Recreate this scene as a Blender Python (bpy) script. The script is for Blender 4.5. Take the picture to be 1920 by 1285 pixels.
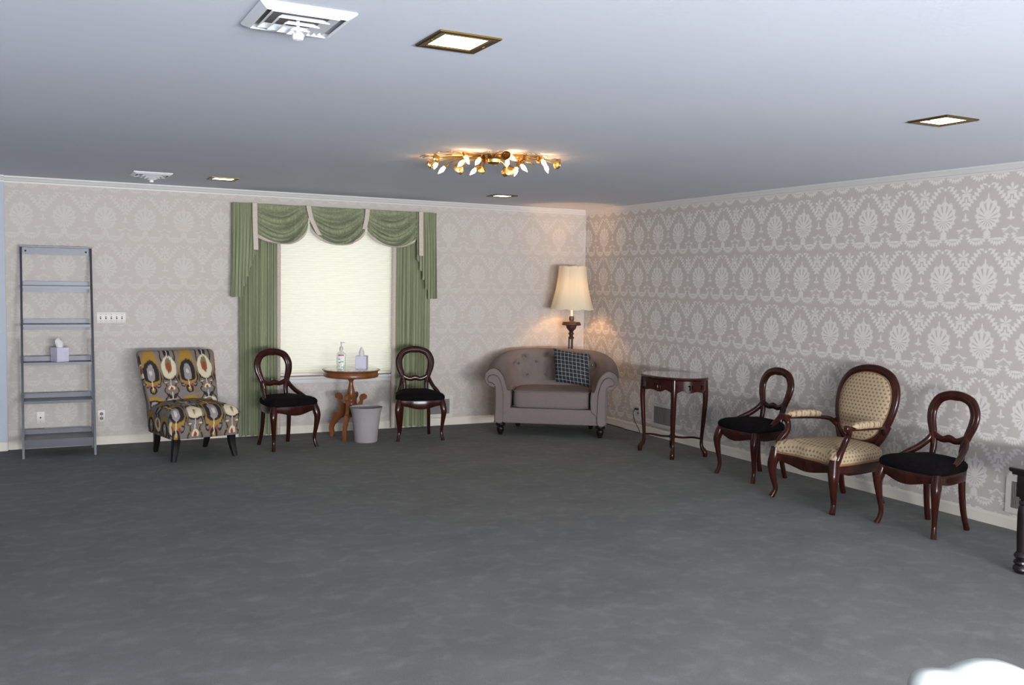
import bpy, bmesh, math, random
import numpy as np
from mathutils import Vector, Matrix
for o in list(bpy.data.objects): bpy.data.objects.remove(o)
S = bpy.context.scene; COL = S.collection
PI = math.pi; sin = math.sin; cos = math.cos
H = 2.44                                   # ceiling height; room corner at the origin, room at x<0, y<0
# ------------------------------------------------------------------ camera
F_PX = 1771.24; CAM = Vector((-5.8396, -9.5264, 1.5903)); YAW, PITCH, ROLL = 0.474334, -0.064324, 0.018619
FW = Vector((sin(YAW)*cos(PITCH), cos(YAW)*cos(PITCH), sin(PITCH))); R0 = Vector((cos(YAW), -sin(YAW), 0)); U0 = R0.cross(FW)
RT = cos(ROLL)*R0 + sin(ROLL)*U0; UP = -sin(ROLL)*R0 + cos(ROLL)*U0
cd = bpy.data.cameras.new('camera'); cam = bpy.data.objects.new('camera', cd); COL.objects.link(cam)
cd.sensor_width = 36; cd.lens = F_PX/1920*36; cd.clip_start = 0.05
cam.matrix_world = Matrix(((RT.x, UP.x, -FW.x, CAM.x), (RT.y, UP.y, -FW.y, CAM.y), (RT.z, UP.z, -FW.z, CAM.z), (0, 0, 0, 1)))
S.camera = cam
def at_dist(px, py, d): return CAM + (FW*F_PX + RT*(px-960) - UP*(py-642.5))*(d/F_PX)
def at_z(px, py, z):
    v = FW*F_PX + RT*(px-960) - UP*(py-642.5); return CAM + v*((z-CAM.z)/v.z)
# ------------------------------------------------------------------ world, daylight, exposure
S.view_settings.view_transform = 'Standard'; S.view_settings.look = 'None'
S.view_settings.exposure = 0.0; S.view_settings.gamma = 1.0; S.view_settings.use_curve_mapping = False
w = bpy.data.worlds.new('world'); S.world = w; w.use_nodes = True
w.node_tree.nodes['Background'].inputs[0].default_value = (.62, .74, 1, 1); w.node_tree.nodes['Background'].inputs[1].default_value = .6
def area(name, loc, direction, sx, sy, power, col):
    l = bpy.data.lights.new(name, 'AREA'); l.shape = 'RECTANGLE'; l.size = sx; l.size_y = sy; l.energy = power; l.color = col
    o = bpy.data.objects.new(name, l); COL.objects.link(o); o.location = loc
    o.rotation_euler = Vector(direction).to_track_quat('-Z', 'Z').to_euler(); return o
DAY = (.95, .97, 1.0)
RY = -13.2; REAR = [(-5.7, 2.2), (-3.0, 2.2)]             # unseen wall behind the camera; windows assumed as light source: centre x, width
for x, wd in REAR:
    area('rear_window_fill', (x, RY+.05, 1.45), (0, 1, -.10), wd, 1.5, 105, DAY)  # added fill just inside the assumed rear windows, standing for daylight
    area('ceiling_fill_light', (x, RY+.06, 1.0), (0, 1, 1.15), wd, .7, 780, DAY)      # added upward light in the opening, aimed to brighten the ceiling
area('daylight', (-2.99, .50, 1.40), (0, -1, 0), 1.6, 1.9, 13.5, (1.0, .955, .87))   # behind the blind
# ------------------------------------------------------------------ shader mini language
class E:
    def __init__(s, nt, sock): s.nt, s.s = nt, sock
    def m(s, op, b=None, c=None, clamp=False):
        n = s.nt.nodes.new('ShaderNodeMath'); n.operation = op; n.use_clamp = clamp
        for i, v in enumerate((s, b, c)):
            if v is None: continue
            if isinstance(v, E): s.nt.links.new(v.s, n.inputs[i])
            else: n.inputs[i].default_value = v
        return E(s.nt, n.outputs[0])
    def __add__(s, b): return s.m('ADD', b)
    def __radd__(s, b): return s.m('ADD', b)
    def __sub__(s, b): return s.m('SUBTRACT', b)
    def __rsub__(s, b): return (s*-1)+b
    def __mul__(s, b): return s.m('MULTIPLY', b)
    def __rmul__(s, b): return s.m('MULTIPLY', b)
    def __truediv__(s, b): return s.m('DIVIDE', b)
    def abs(s): return s.m('ABSOLUTE')
    def sin(s): return s.m('SINE')
    def cos(s): return s.m('COSINE')
    def sqrt(s): return s.m('SQRT')
    def frac(s): return s.m('FRACT')
    def floor(s): return s.m('FLOOR')
    def min(s, b): return s.m('MINIMUM', b)
    def max(s, b): return s.m('MAXIMUM', b)
    def clamp(s): return s.m('ADD', 0.0, clamp=True)
    def inside(s, soft): return (0.5 - s/soft).clamp()          # 1 where s<0
def hyp(a, b): return (a*a+b*b).sqrt()
def ell(x, y, cx, cy, rx, ry): return hyp((x-cx)/rx, (y-cy)/ry) - 1.0
def C4(c): return (c[0], c[1], c[2], 1)
def srgb(r, g, b):
    f = lambda v: (v/255/12.92 if v/255 <= .04045 else ((v/255+.055)/1.055)**2.4)
    return (f(r), f(g), f(b))
def mat(name, col, rough=.6, metal=0., spec=.5, coat=0., emit=None, es=0., noise=None, bump=None):
    """plain principled material; noise=(scale, amount) mottles the colour; bump=(scale, strength)"""
    m = bpy.data.materials.new(name); m.use_nodes = True; nt = m.node_tree; b = nt.nodes['Principled BSDF']
    b.inputs['Base Color'].default_value = C4(col); b.inputs['Roughness'].default_value = rough; b.inputs['Metallic'].default_value = metal
    b.inputs['Specular IOR Level'].default_value = spec; b.inputs['Coat Weight'].default_value = coat; b.inputs['Coat Roughness'].default_value = .08
    if emit: b.inputs['Emission Color'].default_value = C4(emit); b.inputs['Emission Strength'].default_value = es
    if noise or bump: tc = nt.nodes.new('ShaderNodeTexCoord')
    if noise:
        n = nt.nodes.new('ShaderNodeTexNoise'); n.inputs['Scale'].default_value = noise[0]; n.inputs['Detail'].default_value = 5
        mp = nt.nodes.new('ShaderNodeMapping'); nt.links.new(tc.outputs['Object'], mp.inputs[0]); nt.links.new(mp.outputs[0], n.inputs[0])
        if len(noise) > 2: mp.inputs['Scale'].default_value = noise[2]
        r = nt.nodes.new('ShaderNodeMapRange'); r.inputs[1].default_value = .3; r.inputs[2].default_value = .7
        r.inputs[3].default_value = 1-noise[1]; r.inputs[4].default_value = 1+noise[1]; nt.links.new(n.outputs[0], r.inputs[0])
        v = nt.nodes.new('ShaderNodeVectorMath'); v.operation = 'SCALE'; v.inputs[0].default_value = col; nt.links.new(r.outputs[0], v.inputs['Scale'])
        nt.links.new(v.outputs[0], b.inputs['Base Color'])
    if bump:
        n2 = nt.nodes.new('ShaderNodeTexNoise'); n2.inputs['Scale'].default_value = bump[0]; n2.inputs['Detail'].default_value = 3
        nt.links.new(tc.outputs['Object'], n2.inputs[0]); bp = nt.nodes.new('ShaderNodeBump'); bp.inputs['Strength'].default_value = bump[1]; bp.inputs['Distance'].default_value = .004
        nt.links.new(n2.outputs[0], bp.inputs['Height']); nt.links.new(bp.outputs[0], b.inputs['Normal'])
    return m
def coords(nt, kind):
    tc = nt.nodes.new('ShaderNodeTexCoord'); sp = nt.nodes.new('ShaderNodeSeparateXYZ'); nt.links.new(tc.outputs[kind], sp.inputs[0])
    return E(nt, sp.outputs[0]), E(nt, sp.outputs[1]), E(nt, sp.outputs[2]), tc
def layer(nt, base, mask, col):
    n = nt.nodes.new('ShaderNodeMix'); n.data_type = 'RGBA'; nt.links.new(mask.s, n.inputs[0])
    if isinstance(base, tuple): n.inputs[6].default_value = C4(base)
    else: nt.links.new(base, n.inputs[6])
    if isinstance(col, tuple): n.inputs[7].default_value = C4(col)
    else: nt.links.new(col, n.inputs[7])
    return n.outputs[2]
def noise_tex(nt, tc, kind, scale, detail=4, stretch=None):
    n = nt.nodes.new('ShaderNodeTexNoise'); n.inputs['Scale'].default_value = scale; n.inputs['Detail'].default_value = detail
    mp = nt.nodes.new('ShaderNodeMapping'); nt.links.new(tc.outputs[kind], mp.inputs[0]); nt.links.new(mp.outputs[0], n.inputs[0])
    if stretch: mp.inputs['Scale'].default_value = stretch
    return E(nt, n.outputs[0])
def wallpaper(name, axis, u0, sheen_contrast):
    m = bpy.data.materials.new(name); m.use_nodes = True; nt = m.node_tree; b = nt.nodes['Principled BSDF']
    x, y, z, tc = coords(nt, 'Object'); u = x if axis == 'x' else y
    PU, PV = .345, .445
    X = (((u-u0)/PU+.5).frac()-.5)*PU; Y = (((z-2.10)/PV+.5).frac()-.5)*PV
    ax = X.abs(); bx = PU/2-ax
    th = ax.m('ARCTAN2', Y+.022); e = hyp(X/.098, (Y-.008)/.112)
    so = .012
    pet = (th*14).cos(); lob = (th*7).cos().abs()
    parts = []
    leafy = ((e-.82-lob*.18).inside(.14))*(((pet+.66-e*.35)*-1).inside(.5)).max((e-.30).inside(.1))
    parts.append(leafy.max(((e-.77-lob*.13).abs()-.07).inside(.08)))
    parts.append(ell(X, Y, 0, -.122, .026, .026).inside(.3))
    parts.append(ell(X, Y, 0, .132, .006, .022).inside(.4))
    q = hyp(ax-.078, Y+.118); qa = (ax-.078).m('ARCTAN2', Y+.118)
    parts.append((((q-.070).abs()-.012-(qa*22).cos()*.007).inside(so))*((Y+.122).inside(.02)))
    parts.append(ell(ax, Y, .08, -.158, .042, .009).inside(.5))
    parts.append(ell(bx, Y, 0, -.005, .008, .032).inside(.4)); parts.append(ell(bx, Y, .014, -.022, .014, .008).inside(.5))
    parts.append((((Y+.075+bx*.75).abs()-.006).inside(so))*((bx-.052).inside(.01)))
    s = (bx*.15+(Y-.055)*.185)/.238; d = (bx*.185-(Y-.055)*.15)/.238
    parts.append((((d-(s*150).sin()*.004).abs()-.013-(s*210).sin()*.010).inside(so))*(((s-.115).abs()-.118).inside(.01)))
    fa = bx.m('ARCTAN2', Y-.165); fr_ = hyp(bx, Y-.165); parts.append((fr_-.036-(fa*6).cos()*.014).inside(so)*(((Y-.150)*-1).inside(.01))*((fa*6).cos()*-1-.55).inside(.4)); parts.append(ell(bx, Y, .024, .128, .010, .022).inside(.5)); parts.append(ell(bx, Y, 0, .098, .007, .03).inside(.5)); parts.append(ell(bx, Y, .045, -.095, .020, .007).inside(.5)); parts.append(ell(bx, Y, 0, .145, .034, .008).inside(.5))
    parts.append(ell(ax, Y, 0, .2, .010, .010).inside(.5))
    msk = parts[0]
    for p in parts[1:]: msk = msk.max(p)
    nz = noise_tex(nt, tc, 'Object', 60, 3)
    msk = msk*((nz*.5)+.72).clamp()
    base = srgb(182, 174, 167); lite = srgb(216, 212, 207)
    c = layer(nt, base, msk*sheen_contrast, lite)
    nt.links.new(c, b.inputs['Base Color']); b.inputs['Roughness'].default_value = .62; b.inputs['Specular IOR Level'].default_value = .35
    return m
def carpet():
    m = bpy.data.materials.new('carpet_pile'); m.use_nodes = True; nt = m.node_tree; b = nt.nodes['Principled BSDF']
    x, y, z, tc = coords(nt, 'Object')
    a = noise_tex(nt, tc, 'Object', 1.0, 6, (2.4, 3.0, 1)); f = noise_tex(nt, tc, 'Object', 9, 6, (1, 1.1, 1)); g = noise_tex(nt, tc, 'Object', 260, 2)
    v = ((a-.5)*.5+((f-.50)*1.9).clamp()*.55+(g-.5)*.9+.26).clamp()
    c = layer(nt, srgb(96, 97, 95), v, srgb(144, 145, 142))
    nt.links.new(c, b.inputs['Base Color']); b.inputs['Roughness'].default_value = .95; b.inputs['Specular IOR Level'].default_value = .15
    bp = nt.nodes.new('ShaderNodeBump'); bp.inputs['Strength'].default_value = .5; bp.inputs['Distance'].default_value = .006
    nt.links.new((g+f).s, bp.inputs['Height']); nt.links.new(bp.outputs[0], b.inputs['Normal'])
    return m
def ikat():
    m = bpy.data.materials.new('ikat_fabric'); m.use_nodes = True; nt = m.node_tree; b = nt.nodes['Principled BSDF']
    u, v, z, tc = coords(nt, 'UV')
    nz = noise_tex(nt, tc, 'UV', 22, 3); nz2 = noise_tex(nt, tc, 'UV', 9, 2)
    nz3 = noise_tex(nt, tc, 'UV', 150, 2, (1, .12, 1)); u = u+(nz-.5)*.022; v = v+(nz2-.5)*.03+(nz3-.5)*.035
    PU, PV = .33, .43
    X = ((u/PU+.5).frac()-.5)*PU; ax = X.abs(); bx = PU/2-ax
    Y = (((v-.715)/PV+.5).frac()-.5)*PV                           # ochre drop row
    grey = srgb(116, 110, 108); och = srgb(148, 114, 50); dark = srgb(42, 38, 42); crm = srgb(200, 187, 158); rust = srgb(138, 66, 40); taupe = srgb(118, 101, 78); wht = srgb(188, 178, 170)
    c = layer(nt, grey, ((nz2-.52)*9).clamp()*.8, taupe)
    c = layer(nt, c, ((ax+(Y-.10)*.55).abs()-.02).inside(.01)*((Y.abs()-.11).inside(.02)), dark)
    w_ = (bx-.052-(v*42).sin()*.012).abs()
    c = layer(nt, c, (w_-.014).inside(.006), taupe); c = layer(nt, c, (w_-.005).inside(.004), dark)
    c = layer(nt, c, ((hyp((ax-.052)/.022, (Y+.115)/.055)-1).abs()-.16).inside(.12), dark); c = layer(nt, c, (hyp(ax/.034, (Y.abs()-.205)/.055)-1).inside(.15), dark); c = layer(nt, c, (hyp(ax/.016, (Y.abs()-.205)/.032)-1).inside(.2), och); c = layer(nt, c, ((hyp((bx-.040)/.016, (Y+.135)/.045)-1).abs()-.2).inside(.12), taupe); c = layer(nt, c, ell(bx, Y, .046, -.095, .014, .008).inside(.4), wht)
    c = layer(nt, c, (hyp(X/.078, (Y-.01)/.125)-1+Y*1.6).inside(.12), och)
    c = layer(nt, c, (hyp(X/.068, (Y+.005)/.070)-1+Y*2.5).inside(.12), dark)
    c = layer(nt, c, (hyp(X/.032, (Y+.005)/.046)-1+Y*6).inside(.15), srgb(140, 132, 132))
    c = layer(nt, c, ell(X, Y, 0, -.012, .014, .012).inside(.3), wht)
    c = layer(nt, c, ell(ax, Y, .03, -.155, .012, .022).inside(.3), rust); c = layer(nt, c, ell(ax, Y, .06, -.12, .014, .010).inside(.4), dark)
    c = layer(nt, c, ((ax-.004).inside(.003))*(((Y+.14).abs()-.075).inside(.01)), crm)
    c = layer(nt, c, ((bx-(Y-.05)*.4-.0).abs()-.016).inside(.008)*(((Y-.1).abs()-.05).inside(.01)), dark)
    c = layer(nt, c, (hyp(bx/.064, (Y+.012)/.060)-1).inside(.12), dark); c = layer(nt, c, (hyp(bx/.066, (Y-.008)/.062)-1).inside(.12), crm)
    c = layer(nt, c, (hyp(bx/.030, (Y-.02)/.042)-1).inside(.15), srgb(112, 104, 84)); c = layer(nt, c, (hyp(bx/.020, (Y-.01)/.026)-1).inside(.15), rust)
    c = layer(nt, c, ((bx-.004).inside(.003))*(((Y+.12).abs()-.06).inside(.01)), wht); c = layer(nt, c, ((bx-.004).inside(.003))*(((Y-.12).abs()-.06).inside(.01)), wht)
    c = layer(nt, c, (hyp(bx/.03, (Y+.2)/.05)-1).inside(.15), crm); c = layer(nt, c, (hyp(bx/.012, (Y+.205)/.03)-1).inside(.15), rust)
    nt.links.new(c, b.inputs['Base Color']); b.inputs['Roughness'].default_value = .85; b.inputs['Specular IOR Level'].default_value = .2
    return m
def plaid():
    m = bpy.data.materials.new('plaid_fabric'); m.use_nodes = True; nt = m.node_tree; b = nt.nodes['Principled BSDF']
    u, v, z, tc = coords(nt, 'UV')
    P = .0415
    fu = ((u/P).frac()-.5).abs(); fv = ((v/P).frac()-.5).abs()
    c = layer(nt, srgb(38, 39, 44), ((fu-.25).abs()-.12).inside(.03).max(((fv-.25).abs()-.12).inside(.03))*.16, srgb(78, 80, 86))
    c = layer(nt, c, (fu-.026).inside(.03)*.8, srgb(205, 205, 205)); c = layer(nt, c, (fv-.026).inside(.03)*.8, srgb(205, 205, 205))
    nt.links.new(c, b.inputs['Base Color']); b.inputs['Roughness'].default_value = .9; b.inputs['Specular IOR Level'].default_value = .15
    return m
def fan_fabric():
    m = bpy.data.materials.new('fan_fabric'); m.use_nodes = True; nt = m.node_tree; b = nt.nodes['Principled BSDF']
    u, v, z, tc = coords(nt, 'UV'); P, Q = .034, .052
    base = srgb(158, 139, 112); br = srgb(114, 94, 75); lt = srgb(174, 155, 127); c = base
    for k in (0, .5):
        X = ((u/P+k).frac()-.5)*P; Y = ((v/Q+k).frac()-.5)*Q
        fan = (hyp(X, Y+.008)-.0125+(X.m('ARCTAN2', Y+.008)*7).cos()*-.0018).inside(.003)*((X.abs()-(Y+.010)*1.1).inside(.003))
        c = layer(nt, c, fan, br)
    A = ((u/P+v/Q).frac()-.5).abs(); B = ((u/P-v/Q).frac()-.5).abs()
    c = layer(nt, c, (A.min(B)-.07).inside(.05)*.7, lt)
    nt.links.new(c, b.inputs['Base Color']); b.inputs['Roughness'].default_value = .8; b.inputs['Specular IOR Level'].default_value = .25
    return m
def strie(name, c1, c2, scale, stretch):
    m = bpy.data.materials.new(name); m.use_nodes = True; nt = m.node_tree; b = nt.nodes['Principled BSDF']
    x, y, z, tc = coords(nt, 'Object'); n = noise_tex(nt, tc, 'Object', scale, 4, stretch)
    nt.links.new(layer(nt, c1, ((n-.5)*2.4+.5).clamp(), c2), b.inputs['Base Color']); b.inputs['Roughness'].default_value = .7
    b.inputs['Specular IOR Level'].default_value = .25; b.inputs['Sheen Weight'].default_value = .15; return m
def translucent(name, col, f, rough=.8):
    m = bpy.data.materials.new(name); m.use_nodes = True; nt = m.node_tree; nt.nodes.remove(nt.nodes['Principled BSDF']); out = nt.nodes['Material Output']
    d = nt.nodes.new('ShaderNodeBsdfDiffuse'); t = nt.nodes.new('ShaderNodeBsdfTranslucent'); x = nt.nodes.new('ShaderNodeMixShader')
    d.inputs[0].default_value = C4(col); t.inputs[0].default_value = C4(col); x.inputs[0].default_value = f
    nt.links.new(d.outputs[0], x.inputs[1]); nt.links.new(t.outputs[0], x.inputs[2]); nt.links.new(x.outputs[0], out.inputs[0]); return m
def clear(name, tint, gloss=.08, body=0., bodycol=(1, 1, 1)):
    m = bpy.data.materials.new(name); m.use_nodes = True; nt = m.node_tree; nt.nodes.remove(nt.nodes['Principled BSDF']); out = nt.nodes['Material Output']
    t = nt.nodes.new('ShaderNodeBsdfTransparent'); g = nt.nodes.new('ShaderNodeBsdfGlossy'); x = nt.nodes.new('ShaderNodeMixShader')
    t.inputs[0].default_value = C4(tint); g.inputs['Roughness'].default_value = .05; x.inputs[0].default_value = gloss
    nt.links.new(t.outputs[0], x.inputs[1]); nt.links.new(g.outputs[0], x.inputs[2]); last = x
    if body:
        d = nt.nodes.new('ShaderNodeBsdfDiffuse'); d.inputs[0].default_value = C4(bodycol); y = nt.nodes.new('ShaderNodeMixShader'); y.inputs[0].default_value = body
        nt.links.new(x.outputs[0], y.inputs[1]); nt.links.new(d.outputs[0], y.inputs[2]); last = y
    nt.links.new(last.outputs[0], out.inputs[0]); return m
def marble():
    m = bpy.data.materials.new('marble_top'); m.use_nodes = True; nt = m.node_tree; b = nt.nodes['Principled BSDF']
    x, y, z, tc = coords(nt, 'Object'); n = noise_tex(nt, tc, 'Object', 9, 6)
    v = ((n-.5).abs()-.03).inside(.05)
    nt.links.new(layer(nt, srgb(210, 202, 196), v, srgb(110, 84, 74)), b.inputs['Base Color']); b.inputs['Roughness'].default_value = .15; b.inputs['Coat Weight'].default_value = .5; return m
M = dict(
    wall_back=wallpaper('damask_paper_facing', 'x', -5.536, .24), wall_right=wallpaper('damask_paper_side', 'y', -4.535, .80),  # one paper on both walls; sheen difference painted in through print contrast
    ceiling=mat('ceiling_paint', srgb(203, 207, 218), .9, noise=(1.2, .02), bump=(40, .15)), carpet=carpet(),
    trim=mat('white_trim_paint', srgb(196, 193, 191), .45), base=mat('cream_baseboard_paint', srgb(205, 198, 186), .5), sidewall=mat('pale_blue_paint', srgb(172, 178, 188), .7),
    mahog=mat('mahogany', (.026, .0055, .0035), .20, spec=.32, coat=0, noise=(14, .35, (1, 1, .25))), walnut=mat('honey_walnut', (.17, .055, .016), .34, spec=.35, coat=.15, noise=(14, .3, (1, 1, .25))),
    darkwood=mat('ebonised_wood', (.007, .005, .005), .3, spec=.3, coat=.15, noise=(10, .3)), blackleg=mat('black_lacquer', (.006, .005, .005), .4, spec=.25),
    velvet=mat('black_velvet', (.0035, .0025, .003), .9, spec=.1, noise=(30, .4)), ikat=ikat(), plaid=plaid(), fan=fan_fabric(),
    gimp=mat('brown_gimp', srgb(122, 88, 58), .8, bump=(300, .6)), sofa=mat('taupe_linen', srgb(116, 106, 102), .9, spec=.2, noise=(220, .14), bump=(400, .5)),
    nail=mat('pewter_nail', (.20, .16, .14), .35, .8), metal=mat('blue_grey_metal', srgb(56, 58, 66), .34, .3, noise=(6, .08)),
    tissuebox=mat('lilac_box', srgb(196, 192, 208), .6, noise=(120, .07)), tissue=translucent('tissue', srgb(238, 236, 236), .3),
    green=strie('green_drape', srgb(114, 120, 92), srgb(148, 152, 122), 5, (14, 14, .25)), tan=strie('tan_trim', srgb(180, 166, 156), srgb(206, 192, 182), 150, (1, 1, 1)),
    blind=translucent('cellular_blind', srgb(240, 236, 218), .55), glass=clear('pane_glass', (.95, .97, .97)),
    white=mat('white_enamel', srgb(226, 228, 232), .35), ivory=mat('ivory_plate', srgb(198, 193, 185), .4), hole=mat('dark_slot', (.02, .018, .016), .6),
    grille=mat('grey_mesh', srgb(122, 116, 112), .6), brass=mat('aged_brass', (.16, .105, .04), .35, .9), gold=mat('gilt_metal', (.60, .40, .16), .34, 1.0, noise=(30, .25)),
    lens=mat('light_lens', (.9, .85, .7), .5, emit=(1, .90, .62), es=9.0), bulb=mat('candle_bulb', (.9, .8, .6), .3, emit=(1.0, .60, .27), es=44.0),
    shade=translucent('lamp_shade', srgb(212, 200, 176), .045), lampbulb=mat('soft_bulb', (.9, .8, .6), .3, emit=(1.0, .75, .42), es=6.0), cream=mat('candle_sleeve', srgb(228, 220, 205), .5), bronze=mat('carved_bronze_wood', (.045, .020, .014), .45, noise=(20, .3)),
    bin=translucent('frosted_plastic', srgb(168, 160, 160), .22), bottle=clear('clear_bottle', (.93, .96, .93), .10, .10, srgb(225, 230, 222)), gel=clear('clear_gel', (.95, .97, .95), .04, .05),
    label=mat('white_label', srgb(220, 220, 222), .5), red=mat('red_print', srgb(190, 40, 66), .5), leafp=mat('green_print', srgb(150, 165, 50), .5), darkp=mat('navy_print', srgb(50, 58, 66), .5),
    pump=mat('grey_white_pump', srgb(190, 182, 190), .4), marble=marble(), cord=mat('black_cord', (.012, .012, .012), .5), whitechair=mat('white_painted_wood', srgb(152, 155, 151), .4),
)
def glassy_top(name, col):
    return mat(name, col, .04, coat=1.0, noise=(8, .2, (1, .3, 1)))
M['gtop'] = glassy_top('polished_top', (.10, .06, .045))
# ------------------------------------------------------------------ mesh builder
def spline(P, n, closed=False):
    P = [np.array(p, float) for p in P]; N = len(P); out = []
    segs = N if closed else N-1
    for i in range(segs):
        p0, p1, p2, p3 = (P[(i-1) % N], P[i], P[(i+1) % N], P[(i+2) % N]) if closed else (P[max(i-1, 0)], P[i], P[i+1], P[min(i+2, N-1)])
        for k in range(n):
            t = k/n; out.append(.5*((2*p1)+(-p0+p2)*t+(2*p0-5*p1+4*p2-p3)*t*t+(-p0+3*p1-3*p2+p3)*t**3))
    if not closed: out.append(P[-1])
    return out
class MB:
    def __init__(s): s.v = []; s.f = []
    def add(s, vs, fs):
        o = len(s.v); s.v += [tuple(float(c) for c in p) for p in vs]; s.f += [tuple(i+o for i in f) for f in fs]; return s
    def grid(s, rows, cu=False, cv=False):
        """rows: list of equal-length rings; cu closes along the ring, cv closes across rings"""
        R, N = len(rows), len(rows[0]); vs = [p for r in rows for p in r]; fs = []
        for i in range(R if cv else R-1):
            for j in range(N if cu else N-1):
                a, b = i*N+j, i*N+(j+1) % N; c, d = ((i+1) % R)*N+(j+1) % N, ((i+1) % R)*N+j; fs.append((a, b, c, d))
        return s.add(vs, fs)
    def loft(s, rings, cap=True):
        s.grid(rings, cu=True)
        if cap:
            n = len(rings[0]); s.add(rings[0], [tuple(reversed(range(n)))]); s.add(rings[-1], [tuple(range(n))])
        return s
    def box(s, x0, x1, y0, y1, z0, z1, bev=0.):
        if bev <= 0:
            return s.add([(x, y, z) for z in (z0, z1) for y in (y0, y1) for x in (x0, x1)], [(0, 2, 3, 1), (4, 5, 7, 6), (0, 1, 5, 4), (2, 6, 7, 3), (0, 4, 6, 2), (1, 3, 7, 5)])
        b = bev; rect = lambda i, z: [(x0+i+b, y0+i, z), (x1-i-b, y0+i, z), (x1-i, y0+i+b, z), (x1-i, y1-i-b, z), (x1-i-b, y1-i, z), (x0+i+b, y1-i, z), (x0+i, y1-i-b, z), (x0+i, y0+i+b, z)]
        return s.loft([rect(b, z0), rect(b*.3, z0+b*.3), rect(0, z0+b), rect(0, z1-b), rect(b*.3, z1-b*.3), rect(b, z1)])
    def lathe(s, prof, seg=24, org=(0, 0, 0), axis=(0, 0, 1), mod=None):
        a = Vector(axis).normalized(); t = Vector((1, 0, 0)) if abs(a.x) < .9 else Vector((0, 1, 0)); u = (t-a*t.dot(a)).normalized(); w_ = a.cross(u); O = Vector(org); rings = []
        for r, h in prof:
            ring = []
            for k in range(seg):
                q = 2*PI*k/seg; rr = max(r, 1e-4)*(mod(q, h) if mod else 1); ring.append(O+a*h+u*(rr*cos(q))+w_*(rr*sin(q)))
            rings.append(ring)
        return s.loft(rings)
    def sweep(s, pts, rad, n=6, seg=10, ref=(0, 1, 0), power=2., closed=False, raw=False):
        """pts control points, rad list of (across, along ref) half sizes per control point"""
        rad = [(r, r) if not isinstance(r, (tuple, list)) else r for r in rad]
        P = pts if raw else spline(pts, n, closed); Rr = rad if raw else spline(rad, n, closed); ref = Vector(ref); rings = []; N = len(P)
        for i in range(N):
            a = P[(i-1) % N] if (closed or i) else P[0]; b = P[(i+1) % N] if (closed or i < N-1) else P[-1]
            t = Vector(b)-Vector(a); t.normalize(); side = t.cross(ref)
            if side.length < 1e-3: side = t.cross(Vector((1, .3, .2)))
            side.normalize(); up = side.cross(t); O = Vector(P[i]); ring = []
            for k in range(seg):
                q = 2*PI*k/seg; c, s_ = cos(q), sin(q); e = 2/power
                ring.append(O+side*(Rr[i][0]*math.copysign(abs(c)**e, c))+up*(Rr[i][1]*math.copysign(abs(s_)**e, s_)))
            rings.append(ring)
        if closed: return s.grid(rings, cu=True, cv=True)
        return s.loft(rings)
    def prism(s, outline, y0, y1, bev=0.):
        """outline in (x,z), extruded along y"""
        n = len(outline)
        if bev:
            P = [Vector((x, z)) for x, z in outline]; ar = sum(P[i].x*P[(i+1) % n].y-P[(i+1) % n].x*P[i].y for i in range(n)); sg = 1 if ar > 0 else -1; ins = []
            for i in range(n):
                t = (P[(i+1) % n]-P[i-1]); t.normalize(); ins.append(P[i]+Vector((-t.y, t.x))*bev*sg)
            rings = [[(p.x, y0, p.y) for p in ins], [(p.x, y0+bev, p.y) for p in P], [(p.x, y1-bev, p.y) for p in P], [(p.x, y1, p.y) for p in ins]]
        else: rings = [[(x, y0, z) for x, z in outline], [(x, y1, z) for x, z in outline]]
        return s.loft(rings)
    def ball(s, c, r, seg=8, rings=5):
        return s.lathe([(r*sin(PI*k/rings), -r*cos(PI*k/rings)) for k in range(rings+1)], seg, c)
    def xf(s, fn): s.v = [tuple(fn(*p)) for p in s.v]; return s
    def build(s, name, material, parent=None, smooth=38, uv=None, loc=None, rz=0., **tags):
        me = bpy.data.meshes.new(name); me.from_pydata(s.v, [], s.f); me.validate()
        bm = bmesh.new(); bm.from_mesh(me); bmesh.ops.recalc_face_normals(bm, faces=bm.faces); bm.to_mesh(me); bm.free()
        if smooth:
            me.polygons.foreach_set('use_smooth', [True]*len(me.polygons)); me.set_sharp_from_angle(angle=math.radians(smooth))
        if uv:
            L = me.uv_layers.new(name='UVMap')
            for p in me.polygons:
                for li in p.loop_indices: L.data[li].uv = uv(me.vertices[me.loops[li].vertex_index].co, p.normal)
        me.materials.append(M[material]); o = bpy.data.objects.new(name, me); COL.objects.link(o)
        if parent: o.parent = parent
        if loc: o.location = loc; o.rotation_euler = (0, 0, rz)
        for k, v in tags.items(): o[k] = v
        return o
def thing(name, label, category, loc=(0, 0, 0), rz=0., group=None):
    o = bpy.data.objects.new(name, None); COL.objects.link(o); o.location = loc; o.rotation_euler = (0, 0, rz); o.empty_display_size = .1
    o['label'] = label; o['category'] = category
    if group: o['group'] = group
    return o
def copy_tree(o, parent=None):
    c = o.copy(); COL.objects.link(c); c.parent = parent
    for ch in o.children: copy_tree(ch, c)
    return c
def copies(proto, spots):
    for i, (loc, rz, label) in enumerate(spots):
        o = proto if i == 0 else copy_tree(proto)
        o.location = loc; o.rotation_euler = (0, 0, rz); o['label'] = label
ST = dict(kind='structure')
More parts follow.
